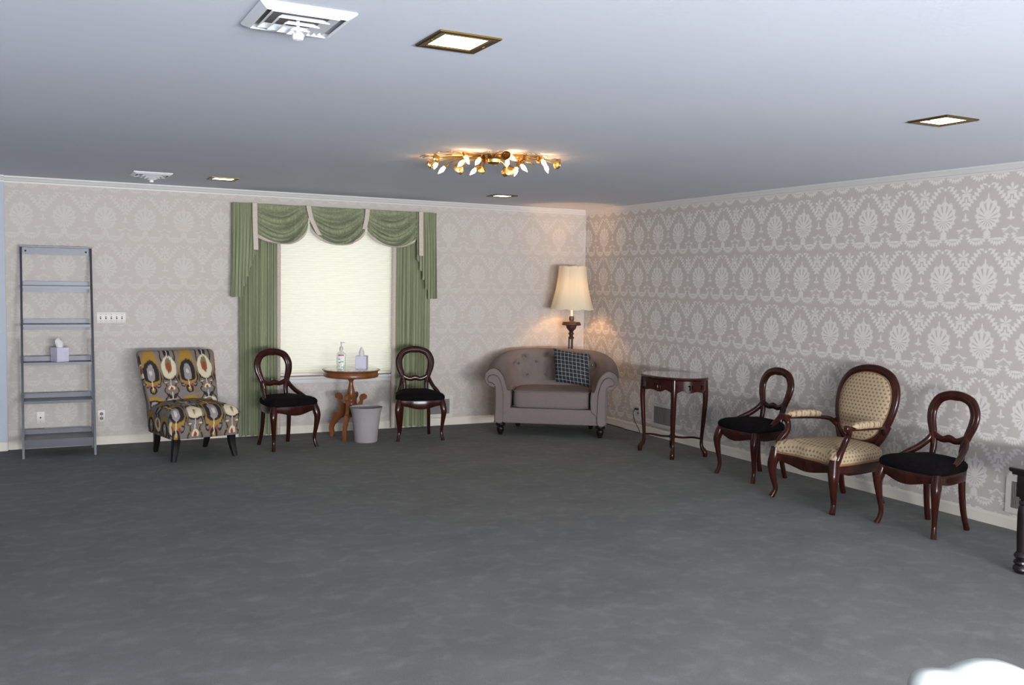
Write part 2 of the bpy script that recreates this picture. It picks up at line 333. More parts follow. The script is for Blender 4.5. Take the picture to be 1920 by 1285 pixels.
# ------------------------------------------------------------------ setting
MB().box(-9.2, .12, RY-.1, .12, -.1, 0).build('floor', 'carpet', smooth=0, **ST)
MB().box(-9.2, .12, RY-.1, .12, H, H+.1).build('ceiling', 'ceiling', smooth=0, **ST)
WX0, WX1, WZ0, WZ1 = -3.645, -2.345, .585, 2.24
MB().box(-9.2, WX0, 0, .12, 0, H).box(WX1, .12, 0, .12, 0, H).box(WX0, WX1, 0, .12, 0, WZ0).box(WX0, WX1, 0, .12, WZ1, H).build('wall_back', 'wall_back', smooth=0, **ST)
MB().box(0, .12, RY-.1, 0, 0, H).build('wall_right', 'wall_right', smooth=0, **ST)
MB().box(-9.2, -6.012, -.05, -.001, 0, H).build('wall_return', 'sidewall', smooth=0, **ST)
MB().box(-9.3, -9.2, RY-.1, .12, 0, H).build('wall_left', 'sidewall', smooth=0, **ST)
rw = MB(); xs = -9.2
for x, wd in REAR: rw.box(xs, x-wd/2, RY-.1, RY, 0, H).box(x-wd/2, x+wd/2, RY-.1, RY, 0, .6).box(x-wd/2, x+wd/2, RY-.1, RY, 2.2, H); xs = x+wd/2
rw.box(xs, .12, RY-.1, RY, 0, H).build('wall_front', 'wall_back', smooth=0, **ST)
def moulding(name, prof, a, b, nrm, m):
    """profile (out, z) swept from a to b; nrm points into the room"""
    MB().loft([[(p[0]+nrm[0]*o, p[1]+nrm[1]*o, z) for o, z in prof] for p in (a, b)]).build(name, m, smooth=0, **ST)
CR = [(0, H-.058), (.008, H-.058), (.010, H-.044), (.018, H-.040), (.026, H-.022), (.034, H-.012), (.036, H), (0, H)]
BB = [(0, 0), (.014, 0), (.014, .068), (.010, .078), (.004, .084), (0, .084)]
moulding('trim_1', CR, (-6.012, 0), (0, 0), (0, -1), 'trim'); moulding('trim_2', CR, (0, 0), (0, RY), (-1, 0), 'trim'); moulding('trim_3', CR, (-9.2, -.05), (-6.012, -.05), (0, -1), 'trim')
moulding('baseboard_back', BB, (-6.012, 0), (0, 0), (0, -1), 'base'); moulding('baseboard_right', BB, (0, 0), (0, RY), (-1, 0), 'base'); moulding('baseboard_return', BB, (-9.2, -.05), (-6.012, -.05), (0, -1), 'base')
# the window in the back wall
wn = MB(); t = .045
wn.box(WX0, WX0+t, .05, .11, WZ0, WZ1).box(WX1-t, WX1, .05, .11, WZ0, WZ1).box(WX0+t, WX1-t, .05, .11, WZ1-t, WZ1).box(WX0+t, WX1-t, .05, .11, WZ0, WZ0+t)
w1 = wn.build('window_1', 'trim', smooth=0, **ST)
MB().box(WX0+t, WX1-t, .08, .084, WZ0+t, WZ1-t).build('pane', 'glass', w1, smooth=0)
MB().box(WX0-.05, WX1+.05, -.050, .05, WZ0-.028, WZ0, .006).build('window_sill', 'trim', w1)
MB().box(WX0-.03, WX1+.03, -.022, 0, WZ0-.075, WZ0-.028, .004).build('sill_apron', 'trim', w1)
for i, (x, wd) in enumerate(REAR):  # frames and panes of the unseen, assumed rear windows
    f = MB(); a, b = x-wd/2, x+wd/2
    f.box(a, a+.06, RY-.06, RY, .6, 2.2).box(b-.06, b, RY-.06, RY, .6, 2.2).box(a+.06, b-.06, RY-.06, RY, .6, .66).box(a+.06, b-.06, RY-.06, RY, 2.14, 2.2)
    wr_ = f.build('window_%d' % (i+2), 'trim', smooth=0, **ST); MB().box(a+.06, b-.06, RY-.035, RY-.03, .66, 2.14).build('pane', 'glass', wr_, smooth=0)
# ------------------------------------------------------------------ blind
b = MB(); zt, zb = 2.20, .612; n = 66; rows = []
for k in range(2*n+1):
    z = zt+(zb-zt)*k/(2*n); y = .030+(.0022 if k % 2 else -.0022); rows.append([(WX0+.012, y, z), ((WX0+WX1)/2, y, z), (WX1-.012, y, z)])
bl = thing('cellular_blind', 'cream pleated window blind pulled down between green drapes', 'blind')
b.grid(rows).build('pleated_fabric', 'blind', bl, smooth=0)
MB().box(WX0+.012, WX1-.012, .016, .044, .590, .612, .004).build('bottom_rail', 'cream', bl); MB().box(WX0+.01, WX1-.01, .01, .05, 2.2, 2.238).build('head_rail', 'cream', bl, smooth=0)
# ------------------------------------------------------------------ drapes and valance
def drape(x0, x1, edge, label):
    d = thing('drape_panel', label, 'curtain', ((x0+x1)/2, -.055, 0), 0, 'green drapes beside the window')
    w_ = x1-x0; rnd = random.Random(int(x0*100)); N = 150; ph = [rnd.uniform(0, 6) for _ in range(3)]
    xb = .045; a, bb = (-w_/2, w_/2-xb) if edge > 0 else (-w_/2+xb, w_/2)
    rows = []
    for i in range(N+1):
        u = i/N; rows.append([])
        for k in range(15):
            v = k/14; fl = 1+.25*v
            y = .013*sin(u*2*PI*6+ph[0]+1.3*sin(u*7+ph[1]))*fl+.006*sin(u*2*PI*17+ph[2]+2*sin(u*5))+.003*sin(u*2*PI*33+ph[1])
            rows[-1].append((a+(bb-a)*u+.008*v*sin(u*20), min(y, .032)-.012*v, 2.18-(2.168+.006*sin(u*40))*v))
    MB().grid(rows).build('pleated_cloth', 'green', d, smooth=70)
    e0, e1 = (w_/2-xb, w_/2) if edge > 0 else (-w_/2, -w_/2+xb); rows = []
    for i in range(9):
        u = i/8; rows.append([(e0+(e1-e0)*u, -.004-.022*sin(PI*u), z) for z in (2.18, 1.6, 1.0, .5, .012)])
    MB().grid(rows).build('edge_band', 'tan', d, smooth=70)
drape(-3.995, -3.588, 1, 'full length green drape left of the blind, behind a side chair')
drape(-2.412, -1.985, -1, 'full length green drape right of the blind, behind a side chair')
va = thing('window_valance', 'green swagged valance with tan bands and side tails above window', 'valance', (-3.005, 0, 0))
VZ = 2.305; VX = 1.045
MB().box(-VX, VX, -.10, 0, VZ-.02, VZ).build('valance_board', 'green', va, smooth=0)
def swag(x0, x1, lowL, lowR, zlow, flip, seed):
    rnd = random.Random(seed); R, N = 150, 48; rows = []; ph = rnd.uniform(0, 1)
    for j in range(R+1):
        v = j/R; row = []
        for i in range(N+1):
            u = i/N; side = (VZ-lowL)*(1-u)+(VZ-lowR)*u; mid = VZ-zlow
            s_ = 1-(2*u-1)**2; s_ = s_**.8
            z = VZ-v*(side+(mid-side)*s_)
            uu = u if not flip else 1-u; amp = .080*(sin(PI*(.03+.94*u))**.8)*min(1, v*4)*(.35+.65*sin(PI*(.1+.6*uu)))
            w0 = PI*(v*4.8+ph+1.1*uu-.9*sin(PI*u)); g = (w0/PI) % 1; g = g/.86 if g < .86 else (1-g)/.14; y = -.112-.060*sin(PI*u)*v**.7-amp*(g**1.3+.12*sin(w0*3.1+2*uu)); z -= amp*.55*g*min(1, 3*(1-v))
            xx = x0+(x1-x0)*u; cx = (x0+x1)/2; xx = cx+(xx-cx)*(1-.04*v)
            row.append((xx, y, z))
        rows.append(row)
    o = MB().grid(rows).build('swag', 'green', va, smooth=80)
    last = rows[-1]; band = []
    for i, p in enumerate(last):
        u = i/N; wd = .010+.030*abs(2*u-1)**1.5
        band.append([(p[0], p[1]+.006, p[2]+.002), (p[0], p[1]-.002, p[2]-wd*.5), (p[0], p[1]+.012, p[2]-wd)])
    MB().grid(band).build('edge_trim', 'tan', o, smooth=80)
sx = [-.855, -.315, .285, .865]
swag(sx[0], sx[1], 2.03, 2.11, 1.925, False, 1); swag(sx[1], sx[2], 2.11, 2.10, 1.935, False, 2); swag(sx[2], sx[3], 2.10, 2.07, 1.932, False, 3)
def band(pts, wd):
    P = spline([(x, y, z) for x, y, z in pts], 6); rows = [[(p[0]-wd/2, p[1], p[2]), (p[0], p[1]-.006, p[2]), (p[0]+wd/2, p[1], p[2]), (p[0], p[1]+.006, p[2])] for p in P]
    MB().loft(rows).build('tan_band', 'tan', va, smooth=60)
band([(-.86, -.165, VZ), (-.857, -.165, 2.1), (-.848, -.165, 1.855)], .046); band([(.868, -.165, VZ), (.870, -.165, 2.1), (.875, -.165, 1.845)], .046)
band([(-.33, -.155, VZ), (-.30, -.16, 2.18), (-.245, -.17, 2.06), (-.215, -.17, 2.02)], .046); band([(.285, -.155, VZ), (.272, -.16, 2.2), (.245, -.17, 2.1)], .046)
def tail(sg):
    """side cascade: hangs straight at the outer edge, zigzag lower edge rising towards the swag"""
    N = 120; rows = []
    for i in range(N+1):
        u = i/N; x = sg*(1.075-.235*u); ph = u*7.0; tt = max(0, u-.42)/.58; tri = 2*abs((tt*4.5) % 1-.5)
        low = 1.392+.455*tt+(.075*(1-tri)*min(1, tt*6)*(1-tt)); row = []
        for k in range(21):
            v = k/20; y = -.118-.014*cos(2*PI*ph)*(.5+.5*v)-.012*u
            row.append((x*(1-.018*(1-v))+sg*.012*sin(2*PI*ph)*v, y, VZ+(low-VZ)*v))
        rows.append(row)
    ret = [[(sg*1.058, y, z) for z in (VZ, 1.9, 1.6, 1.39)] for y in (-.13, -.06, -.002)]
    MB().grid(rows).grid(ret).build('side_tail', 'green', va, smooth=80)
tail(-1); tail(1)
# ------------------------------------------------------------------ ladder shelf
sh = thing('ladder_shelf', 'tall blue grey metal ladder shelf leaning by the left wall', 'shelf', (-5.606, 0, 0))
FY = lambda z: -.515+(.515-.075)*z/1.83
for s_ in (-1, 1):
    x = s_*.282
    MB().loft([[(x-.009, FY(z)-.02, z), (x+.009, FY(z)-.02, z), (x+.009, FY(z)+.02, z), (x-.009, FY(z)+.02, z)] for z in (0, 1.82)]).build('front_post', 'metal', sh, smooth=0)
    MB().box(x-.009, x+.009, -.155, -.125, 0, 1.0).build('rear_post', 'metal', sh, smooth=0)
MB().box(-.294, .294, -.105, -.035, 1.82, 1.832).build('top_cap', 'metal', sh, smooth=0)
MB().box(-.272, .272, -.055, -.045, 1.755, 1.815).build('top_rail', 'metal', sh, smooth=0)
for s_ in (-1, 1): MB().lathe([(.008, 0), (.008, .012), (.003, .016)], 10, (s_*.245, -.055, 1.785), (0, -1, 0)).build('bolt', 'hole', sh)
for z in (1.475, 1.135, .805, .475, .150):
    f = FY(z)+.005; bk = max(f+.16, -.135) if z > 1 else -.135
    if z > 1: bk = -.045
    p = MB().box(-.272, .272, f, bk, z-.012, z).build('shelf_board', 'metal', sh, smooth=0)
    MB().box(-.272, .272, bk, bk+.01, z-.055 if z > 1 else z-.012, z+.042).build('back_lip', 'metal', p, smooth=0)
    MB().box(-.272, .272, f-.008, f, z-(.070 if z < .2 else .022), z+.001).build('front_lip', 'metal', p, smooth=0)
# ------------------------------------------------------------------ tissue boxes
def tissue_box(label, loc, rz, seed):
    t = thing('tissue_box', label, 'tissue box', loc, rz, 'cube tissue boxes'); s_ = .055; h = .128
    b_ = MB().box(-s_, s_, -s_, s_, 0, h, .003).build('carton', 'tissuebox', t)
    MB().lathe([(.032, h-.002), (.032, h+.0015), (.022, h+.0015)], 20).build('opening_rim', 'white', b_)
    rows = []
    for i in range(33):
        a = 2*PI*i/32; row = []
        for k in range(13):
            v = k/12; hx = .024+.016*sin(PI*min(1, v/.62)*.5) if v < .62 else .040*(1-((v-.62)/.38)**1.4)+.002
            fold = .0035*sin(7*a+seed)*v; row.append((hx*cos(a)+fold-.010*v*v, (.020+.014*sin(PI*v))*(1-.55*v)*sin(a)+fold*.6, h-.006+.094*v-.018*v*(.5+.5*cos(a))))
        rows.append(row)
    MB().grid(rows).build('tissue', 'tissue', t, smooth=60)
tissue_box('lilac cube tissue box on the ladder shelf', (-5.59, -.235, .806), math.radians(28), 1)
tissue_box('lilac cube tissue box on the marble pedestal table', (-2.865, -.44, .694), math.radians(62), 2)
# ------------------------------------------------------------------ slipper chair
sc = thing('slipper_chair', 'armless upholstered slipper chair with multicoloured ikat fabric', 'chair', (-4.544, -.798, 0), math.radians(12.5))
def ikuv(co, nr):
    if abs(nr.x) > .75: return (co.y+.17, co.z)
    return (co.x+.10+.165, co.z-co.y*.9+(.25 if co.z > .55 else .0))
def rrect(hw, y0, y1, r, n=6):
    out = []
    for cx, cy, a0 in ((hw-r, y1-r, 0), (-hw+r, y1-r, PI/2), (-hw+r, y0+r, PI), (hw-r, y0+r, 1.5*PI)):
        for k in range(n+1): a = a0+PI/2*k/n; out.append((cx+r*cos(a), cy+r*sin(a)))
    return out
rings = []
for z, hw, y0, y1 in ((.195, .30, -.31, .27), (.20, .306, -.316, .275), (.30, .310, -.320, .275), (.385, .312, -.325, .275), (.405, .310, -.322, .275), (.44, .285, -.29, .27), (.465, .22, -.22, .24), (.478, .12, -.12, .18), (.480, .03, -.03, .10)):
    rings.append([(x, y, z) for x, y in rrect(hw, y0, y1, min(.04, hw*.4))])
MB().loft(rings).build('seat', 'ikat', sc, smooth=50, uv=ikuv)
MB().sweep([(x, y, .392) for x, y in rrect(.313, -.326, .27, .04)], [.005]*28, 1, 6, (0, 0, 1), closed=True).build('piping', 'ikat', sc, uv=ikuv)
def back_slab(z, hw, th, yy): return [(x, y+yy, z) for x, y in rrect(hw, -th/2, th/2, min(.03, th*.45))]
rings = []
for z, hw, th in ((.20, .30, .10), (.24, .305, .11), (.45, .318, .115), (.65, .333, .105), (.80, .346, .095), (.87, .350, .088), (.892, .344, .075), (.903, .327, .045)):
    rings.append(back_slab(z, hw, th,   .225+.40*(z-.42) if z > .42 else .235+.05*(z-.42)))
MB().loft(rings).build('backrest', 'ikat', sc, smooth=50, uv=ikuv)
for sx_ in (-1, 1):
    MB().sweep([(sx_*.245, -.265, .20), (sx_*.252, -.262, .12), (sx_*.275, -.285, .0)], [(.033, .033), (.029, .029), (.019, .019)], 6, 12, (0, 1, 0), 5).build('leg', 'blackleg', sc)
    MB().sweep([(sx_*.235, .235, .20), (sx_*.232, .245, .12), (sx_*.228, .295, .0)], [(.028, .030), (.026, .027), (.018, .018)], 6, 12, (0, 1, 0), 5).build('leg', 'blackleg', sc)
# ------------------------------------------------------------------ balloon-back side chairs
def closed_outline(half):
    """half outline (x>=0) from front centre to back centre -> full closed ring"""
    return half+[(-x, y) for x, y in reversed(half[1:-1])]
def dome(outl, levels, cx=0., cy=0.):
    return [[(cx+(x-cx)*k, cy+(y-cy)*k, z) for x, y in outl] for k, z in levels]
def balloon_chair():
    t = thing('balloon_back_chair', '', 'chair', group='balloon-back side chairs')
    half = [(0, -.238), (.07, -.236), (.14, -.222), (.20, -.212), (.232, -.196), (.238, -.15), (.222, -.04), (.195, .07), (.172, .145), (.150, .172), (.08, .180), (0, .182)]
    ol = [tuple(p) for p in spline(closed_outline(half), 3, True)]
    MB().loft(dome(ol, ((.97, .400), (1.0, .406), (1.025, .425), (1.015, .446), (.95, .464), (.82, .478), (.6, .488), (.3, .493), (.05, .494)))).build('seat_cushion', 'velvet', t, smooth=60)
    ap = MB(); n = len(ol); top, bot, ibot = [], [], []
    for x, y in ol:
        front = max(0, min(1, (-y-.10)/.10)); zl = .335-.018*front*cos(min(abs(x)/.235, 1)*PI)
        top.append((x*.985, y*.985, .408)); bot.append((x*.975, y*.975, zl)); ibot.append((x*.84, y*.84, zl+.003))
    ap.grid([[(x*.84, y*.84, .408) for x, y in ol], top, [(x*1.0, y*1.0, .398) for x, y in ol], [(p[0]/.975*.985, p[1]/.975*.985, p[2]+.012) for p in bot], bot, ibot], cu=True).build('seat_rail', 'mahog', t, smooth=50)
    by = lambda z: .158+.17*(z-.42)
    hc = [(-.118, .395, .020), (-.113, .47, .020), (-.114, .54, .023), (-.134, .62, .028), (-.160, .70, .033), (-.163, .775, .035), (-.126, .843, .034), (-.06, .873, .032), (0, .878, .034)]
    hc = hc+[(-x, z, r) for x, z, r in reversed(hc[:-1])]
    hoop = MB().sweep([(x, by(z), z) for x, z, r in hc], [(r, .017) for x, z, r in hc], 6, 14, (0, 1, -.1), 2.6).build('balloon_hoop', 'mahog', t, smooth=60)
    mid = [(x*.985, z-.002 if z > .8 else z) for x, z, r in hc if z > .5]
    MB().sweep([(x, by(z)-.016, z) for x, z in mid], [(.010, .005)]*len(mid), 6, 8, (0, 1, -.1)).build('hoop_bead', 'mahog', hoop, smooth=60)
    MB().sweep([(x, by(.585), z) for x, z in ((-.125, .610), (-.10, .592), (-.05, .578), (0, .590), (.05, .578), (.10, .592), (.125, .610))], [(.022, .013), (.024, .014), (.022, .014), (.027, .015), (.022, .014), (.024, .014), (.022, .013)], 5, 10, (0, 1, 0), 2.5).build('cross_rail', 'mahog', t, smooth=60)
    for s_ in (-1, 1):
        MB().sweep([(s_*.128, by(.61), .615), (s_*.148, .165, .565), (s_*.170, .10, .515), (s_*.195, .03, .480), (s_*.212, -.03, .458)], [(.016, .018), (.017, .021), (.017, .022), (.017, .021), (.012, .014)], 6, 10, (0, 0, 1), 2.5).build('hip_brace', 'mahog', t, smooth=60)
        MB().sweep([(s_*.212, -.188, .405), (s_*.222, -.202, .345), (s_*.229, -.212, .290), (s_*.222, -.203, .20), (s_*.212, -.190, .10), (s_*.216, -.196, .045), (s_*.228, -.212, .0)], [.026, .031, .027, .020, .0145, .015, .017], 5, 12, (0, 1, 0), 3).build('leg', 'mahog', t, smooth=60)
        MB().sweep([(s_*.135, .155, .40), (s_*.137, .156, .28), (s_*.143, .172, .13), (s_*.153, .205, .0)], [(.018, .021), (.018, .020), (.016, .018), (.015, .017)], 5, 12, (0, 1, 0), 4).build('leg', 'mahog', t, smooth=60)
    return t
copies(balloon_chair(), [((-3.700, -.687, 0), math.radians(15.7), 'black velvet balloon-back chair between ikat chair and pedestal table'),
                         ((-2.352, -.677, 0), math.radians(-12.6), 'black velvet balloon-back chair right of the frosted waste bin'),
                         ((-.448, -3.5, 0), -PI/2, 'black velvet balloon-back chair between oval table and beige armchair'),
                         ((-.515, -5.264, 0), -PI/2, 'black velvet balloon-back chair right of the beige armchair')])
# ------------------------------------------------------------------ pedestal table
pt = thing('pedestal_table', 'round brown pedestal table with marble top and four scrolled legs', 'table', (-2.98, -.46, 0), math.radians(4))
MB().lathe([(.262, .668), (.270, .672), (.272, .679), (.285, .684), (.286, .690), (.27, .692), (.262, .691)], 48).lathe([(.20, .612), (.256, .614), (.268, .622), (.272, .640), (.266, .656), (.262, .668), (.2, .668)], 48).build('table_rim', 'walnut', pt)
MB().lathe([(.262, .686), (.262, .692), (.255, .694), (.001, .694)], 48).build('marble_top', 'marble', pt)
MB().lathe([(.02, .615), (.036, .612), (.037, .59), (.030, .583), (.022, .572), (.020, .555), (.026, .52), (.036, .475), (.038, .44), (.034, .405), (.028, .395), (.033, .385), (.033, .37), (.03, .36), (.034, .35), (.034, .24), (.026, .225), (.012, .215), (.004, .205)], 24).build('column', 'walnut', pt)
prof = [(.03, .33), (.085, .345), (.10, .375), (.095, .405), (.105, .435), (.135, .447), (.160, .430), (.160, .402), (.140, .390), (.130, .398), (.142, .405), (.125, .37), (.115, .33), (.118, .29), (.135, .255), (.170, .235), (.185, .215), (.205, .18), (.225, .13), (.228, .08), (.215, .04), (.205, .0), (.178, .0), (.170, .03), (.155, .045), (.172, .06), (.178, .09), (.165, .125), (.14, .15), (.125, .165), (.12, .19), (.095, .20), (.06, .21), (.03, .225)]
so_ = [(.03, .34), (.075, .350), (.098, .380), (.092, .415), (.108, .445), (.140, .452), (.165, .432), (.163, .402), (.142, .392), (.125, .385), (.117, .345), (.117, .295), (.135, .258), (.172, .243), (.176, .228), (.192, .195), (.220, .135), (.229, .085), (.218, .04), (.212, .0), (.182, .0), (.176, .028), (.160, .042), (.178, .055), (.185, .09), (.172, .125), (.142, .152), (.140, .165), (.115, .185), (.085, .205), (.03, .225)]
for a in (140, 236, 322, 52):
    m_ = MB().prism(so_, -.019, .019, .004); q = math.radians(a-4); m_.xf(lambda x, y, z: (x*cos(q)-y*sin(q), x*sin(q)+y*cos(q), z)); m_.build('scrolled_leg', 'walnut', pt, smooth=40)
# ------------------------------------------------------------------ hand sanitiser bottle
hs = thing('pump_bottle', 'clear hand sanitizer pump bottle on the marble pedestal table', 'bottle', (-3.085, -.47, .694), math.radians(-20))
def oval(sx_, sy_): return lambda q, h: 1/math.sqrt((cos(q)/sx_)**2+(sin(q)/sy_)**2)
MB().lathe([(.001, 0), (.94, .0), (1, .006), (1, .135), (.96, .152), (.80, .166), (.5, .174), (.34, .180), (.34, .188)], 28, mod=oval(.046, .026)).build('bottle_body', 'bottle', hs)
MB().lathe([(.001, .003), (.93, .004), (.93, .12), (.001, .12)], 24, mod=oval(.046, .026)).build('gel', 'gel', hs)
MB().lathe([(.018, .186), (.018, .212), (.015, .222), (.007, .226), (.005, .246), (.005, .256), (.010, .258), (.010, .268), (.002, .270)], 18).box(-.006, .034, -.006, .006, .260, .268, .002).build('pump_head', 'pump', hs)
MB().lathe([(.0025, .02), (.0025, .19)], 8).build('dip_tube', 'pump', hs)
def curved_label(x0, x1, z0, z1, off, name, m, par):
    rows = []
    for i in range(9):
        x = x0+(x1-x0)*i/8; y = -.026*math.sqrt(max(0, 1-(x/.046)**2))-off; rows.append([(x, y, z0), (x, y, z1)])
    return MB().grid(rows).build(name, m, par, smooth=60)
lb = curved_label(-.036, .036, .050, .150, .0012, 'front_label', 'label', hs)
curved_label(-.030, .028, .134, .147, .0018, 'red_brand_strip', 'red', lb); curved_label(-.028, -.008, .098, .104, .0018, 'dark_print', 'darkp', lb); curved_label(-.010, .024, .070, .082, .0018, 'leaf_print', 'leafp', lb); curved_label(-.028, -.004, .062, .074, .0018, 'leaf_print', 'leafp', lb)
# ------------------------------------------------------------------ waste bin
MB().lathe([(.001, .0), (.108, .0), (.113, .006), (.124, .15), (.140, .27), (.158, .338), (.1605, .342), (.157, .342), (.137, .27), (.121, .15), (.110, .012), (.001, .010)], 40, mod=lambda q, h: 1).build('waste_bin', 'bin', loc=(-2.905, -.71, 0), label='frosted translucent grey waste bin in front of pedestal table', category='bin')
# ------------------------------------------------------------------ tub sofa
SX, SY = Vector((.831, -.556, 0)), Vector((.556, .831, 0)); SA = math.atan2(-.556, .831)
so = thing('tub_chair', 'wide taupe tufted armchair with rolled arms and nailhead trim', 'armchair', (-1.047, -1.089, 0), SA)
path = spline([(-.535, -.03), (-.535, .12), (-.532, .27), (-.50, .45), (-.40, .61), (-.22, .695), (0, .715), (.22, .695), (.40, .61), (.50, .45), (.532, .27), (.535, .12), (.535, -.03)], 18)
def sprofile(h):
    P = [(-.118, .27), (-.126, .38), (-.118, .47), (-.088, .6*h+.06), (-.050, h-.10), (-.010, h-.035), (.040, h), (.092, h-.006), (.138, h-.045), (.155, h-.100), (.140, h-.150), (.100, h-.185), (.058, h-.195), (.047, h-.215), (.046, .36), (.044, .25), (.042, .13)]
    return spline(P, 4)
btn = [(-.33, .77), (-.11, .79), (.11, .79), (.33, .77), (-.40, .68), (-.22, .695), (0, .705), (.22, .695), (.40, .68), (-.31, .585), (-.11, .595), (.11, .595), (.31, .585)]
def smooth(t): t = max(0, min(1, t)); return t*t*(3-2*t)
rows = []; inner = {}
for i, p in enumerate(path):
    a = path[max(0, i-1)]; b_ = path[min(len(path)-1, i+1)]; t = Vector((b_[0]-a[0], b_[1]-a[1])).normalized(); nrm = Vector((-t.y, t.x))
    h = .695+.165*smooth((p[1]+.05)/.80); row = []
    for o, z in sprofile(h):
        x, y = p[0]+nrm.x*o, p[1]+nrm.y*o; dm = 0
        if o < .03 and z > .45 and p[1] > .3:
            for bx, bz in btn:
                d2 = (x-bx)**2+(z-bz)**2; dm += .050*math.exp(-d2/.0007)+.016*math.exp(-d2/.006)
            for (x1, z1) in btn:
                for (x2, z2) in btn:
                    L = math.hypot(x2-x1, z2-z1)
                    if x1 < x2 and .12 < L < .175:
                        tt = ((x-x1)*(x2-x1)+(z-z1)*(z2-z1))/L/L
                        if 0 < tt < 1: d = abs((x-x1)*(z2-z1)-(z-z1)*(x2-x1))/L; dm += .014*math.exp(-(d/.011)**2)
        row.append((x+nrm.x*dm, y+nrm.y*dm, z))
    rows.append(row)
MB().grid(rows).build('rolled_back', 'sofa', so, smooth=60)
for bx, bz in btn:
    best = min((v for r in rows for v in r[:24]), key=lambda v: (v[0]-bx)**2+(v[2]-bz)**2+(0 if v[1] > .2 else 9))
    MB().lathe([(.001, -.004), (.016, -.002), (.016, .002), (.010, .007), (.001, .009)], 10, best, (-best[0]*.6, -1, .1)).build('tuft_button', 'nail', so)
for s_ in (-1, 1):
    pr_ = [(s_*(.535+o), z) for o, z in sprofile(.692)]
    fp = MB().prism(pr_, -.055, -.028, .010).build('arm_front', 'sofa', so, smooth=40)
    inset = [(s_*(.535+o), z) for o, z in [(-.050, .145), (-.053, .30), (-.050, .42), (-.034, .52), (.000, .598), (.050, .630), (.100, .618), (.122, .585), (.108, .550), (.078, .545), (.048, .525), (.036, .47), (.034, .30), (.034, .145)]]
    MB().prism([tuple(q) for q in spline(inset, 4, True)], -.068, -.05, .008).build('arm_face', 'sofa', fp, smooth=40)
    nl = MB(); line = spline([(x, z) for x, z in inset], 40); acc = 0; prev = line[0]
    for q in line:
        acc += math.hypot(q[0]-prev[0], q[1]-prev[1]); prev = q
        if acc > .0165: acc = 0; cx = s_*.53; nl.ball((cx+(q[0]-cx)*.92, -.0675, q[1]), .0055, 6, 4)
    nl.build('nailheads', 'nail', fp, kind='stuff')
MB().box(-.50, .50, -.044, .66, .13, .292, .014).build('seat_base', 'sofa', so)
def cushion(name, m, par, cx, cy, z0, z1, hx, hy, crown, nexp=7, uv=None):
    rings = []; Nn = 64
    def ring(k, z): 
        out = []
        for j in range(Nn):
            q = 2*PI*j/Nn; c, s_ = cos(q), sin(q); e = 2/nexp
            out.append((cx+hx*k*math.copysign(abs(c)**e, c), cy+hy*k*math.copysign(abs(s_)**e, s_), z))
        return out
    for k, z in ((.6, z0), (.95, z0), (.985, z0+.012), (1, z0+.03), (1.004, (z0+z1)/2), (1, z1-.03), (.985, z1-.010), (.955, z1), (.85, z1+crown*.45), (.6, z1+crown*.85), (.3, z1+crown), (.05, z1+crown)): rings.append(ring(k, z))
    return MB().loft(rings).build(name, m, par, smooth=50, uv=uv)
cu = cushion('seat_cushion', 'sofa', so, 0, .265, .294, .466, .400, .312, .014)
for z in (.306, .462): 
    pp = []
    for j in range(64):
        q = 2*PI*j/64; c, s_ = cos(q), sin(q); e = 2/7; pp.append((.403*math.copysign(abs(c)**e, c), .265+.315*math.copysign(abs(s_)**e, s_), z))
    MB().sweep(pp, [.005]*64, 1, 6, (0, 0, 1), closed=True, raw=True).build('piping', 'sofa', cu)
for x, y in ((-.517, .0), (.517, .0), (-.40, .60), (.40, .60)):
    MB().lathe([(.036, .132), (.048, .126), (.052, .112), (.046, .098), (.030, .090), (.028, .085), (.038, .078), (.040, .066), (.037, .052), (.030, .032), (.022, .014), (.020, .0), (.001, .0)], 20, (x, y, 0)).build('turned_leg', 'blackleg', so)
# ------------------------------------------------------------------ plaid pillow
rows_f, rows_b = [], []; N = 28; hw = .198
for i in range(N+1):
    a, b_ = [], []
    for j in range(N+1):
        u, v = 2*i/N-1, 2*j/N-1; pin = 1-.07*(1-abs(v)**2)*abs(u)**3; pin2 = 1-.07*(1-abs(u)**2)*abs(v)**3
        x, z = u*hw*pin, v*hw*.93*pin2; th = .075*((1-abs(u)**2.6)*(1-abs(v)**2.6))**.55
        th += .006*sin(u*5+v*3)*(1-u*u)*(1-v*v); a.append((x, -th, z)); b_.append((x, th*.8, z))
    rows_f.append(a); rows_b.append(b_)
pm = MB().grid(rows_f).grid(rows_b)
th = math.radians(-14); ro = math.radians(-7)
def pxf(x, y, z):
    x, z = x*cos(ro)-z*sin(ro)*-1, z*cos(ro)-x*sin(ro)*-1
    return (x, y*cos(th)-z*sin(th), y*sin(th)+z*cos(th))
UVP = {}
ob = MB(); ob.v, ob.f = pm.v, pm.f
flat = list(pm.v); pm.xf(pxf)
pl = pm.build('plaid_pillow', 'plaid', smooth=60, loc=Vector((-1.047, -1.089, 0))+SX*.195+SY*.345+Vector((0, 0, .686)), rz=SA-.10, label='dark plaid throw pillow leaning on the taupe tub armchair', category='pillow')
L = pl.data.uv_layers.new(name='UVMap')
for lp in pl.data.loops: c = flat[lp.vertex_index]; L.data[lp.index].uv = (c[0]+.5, c[2]+.5)
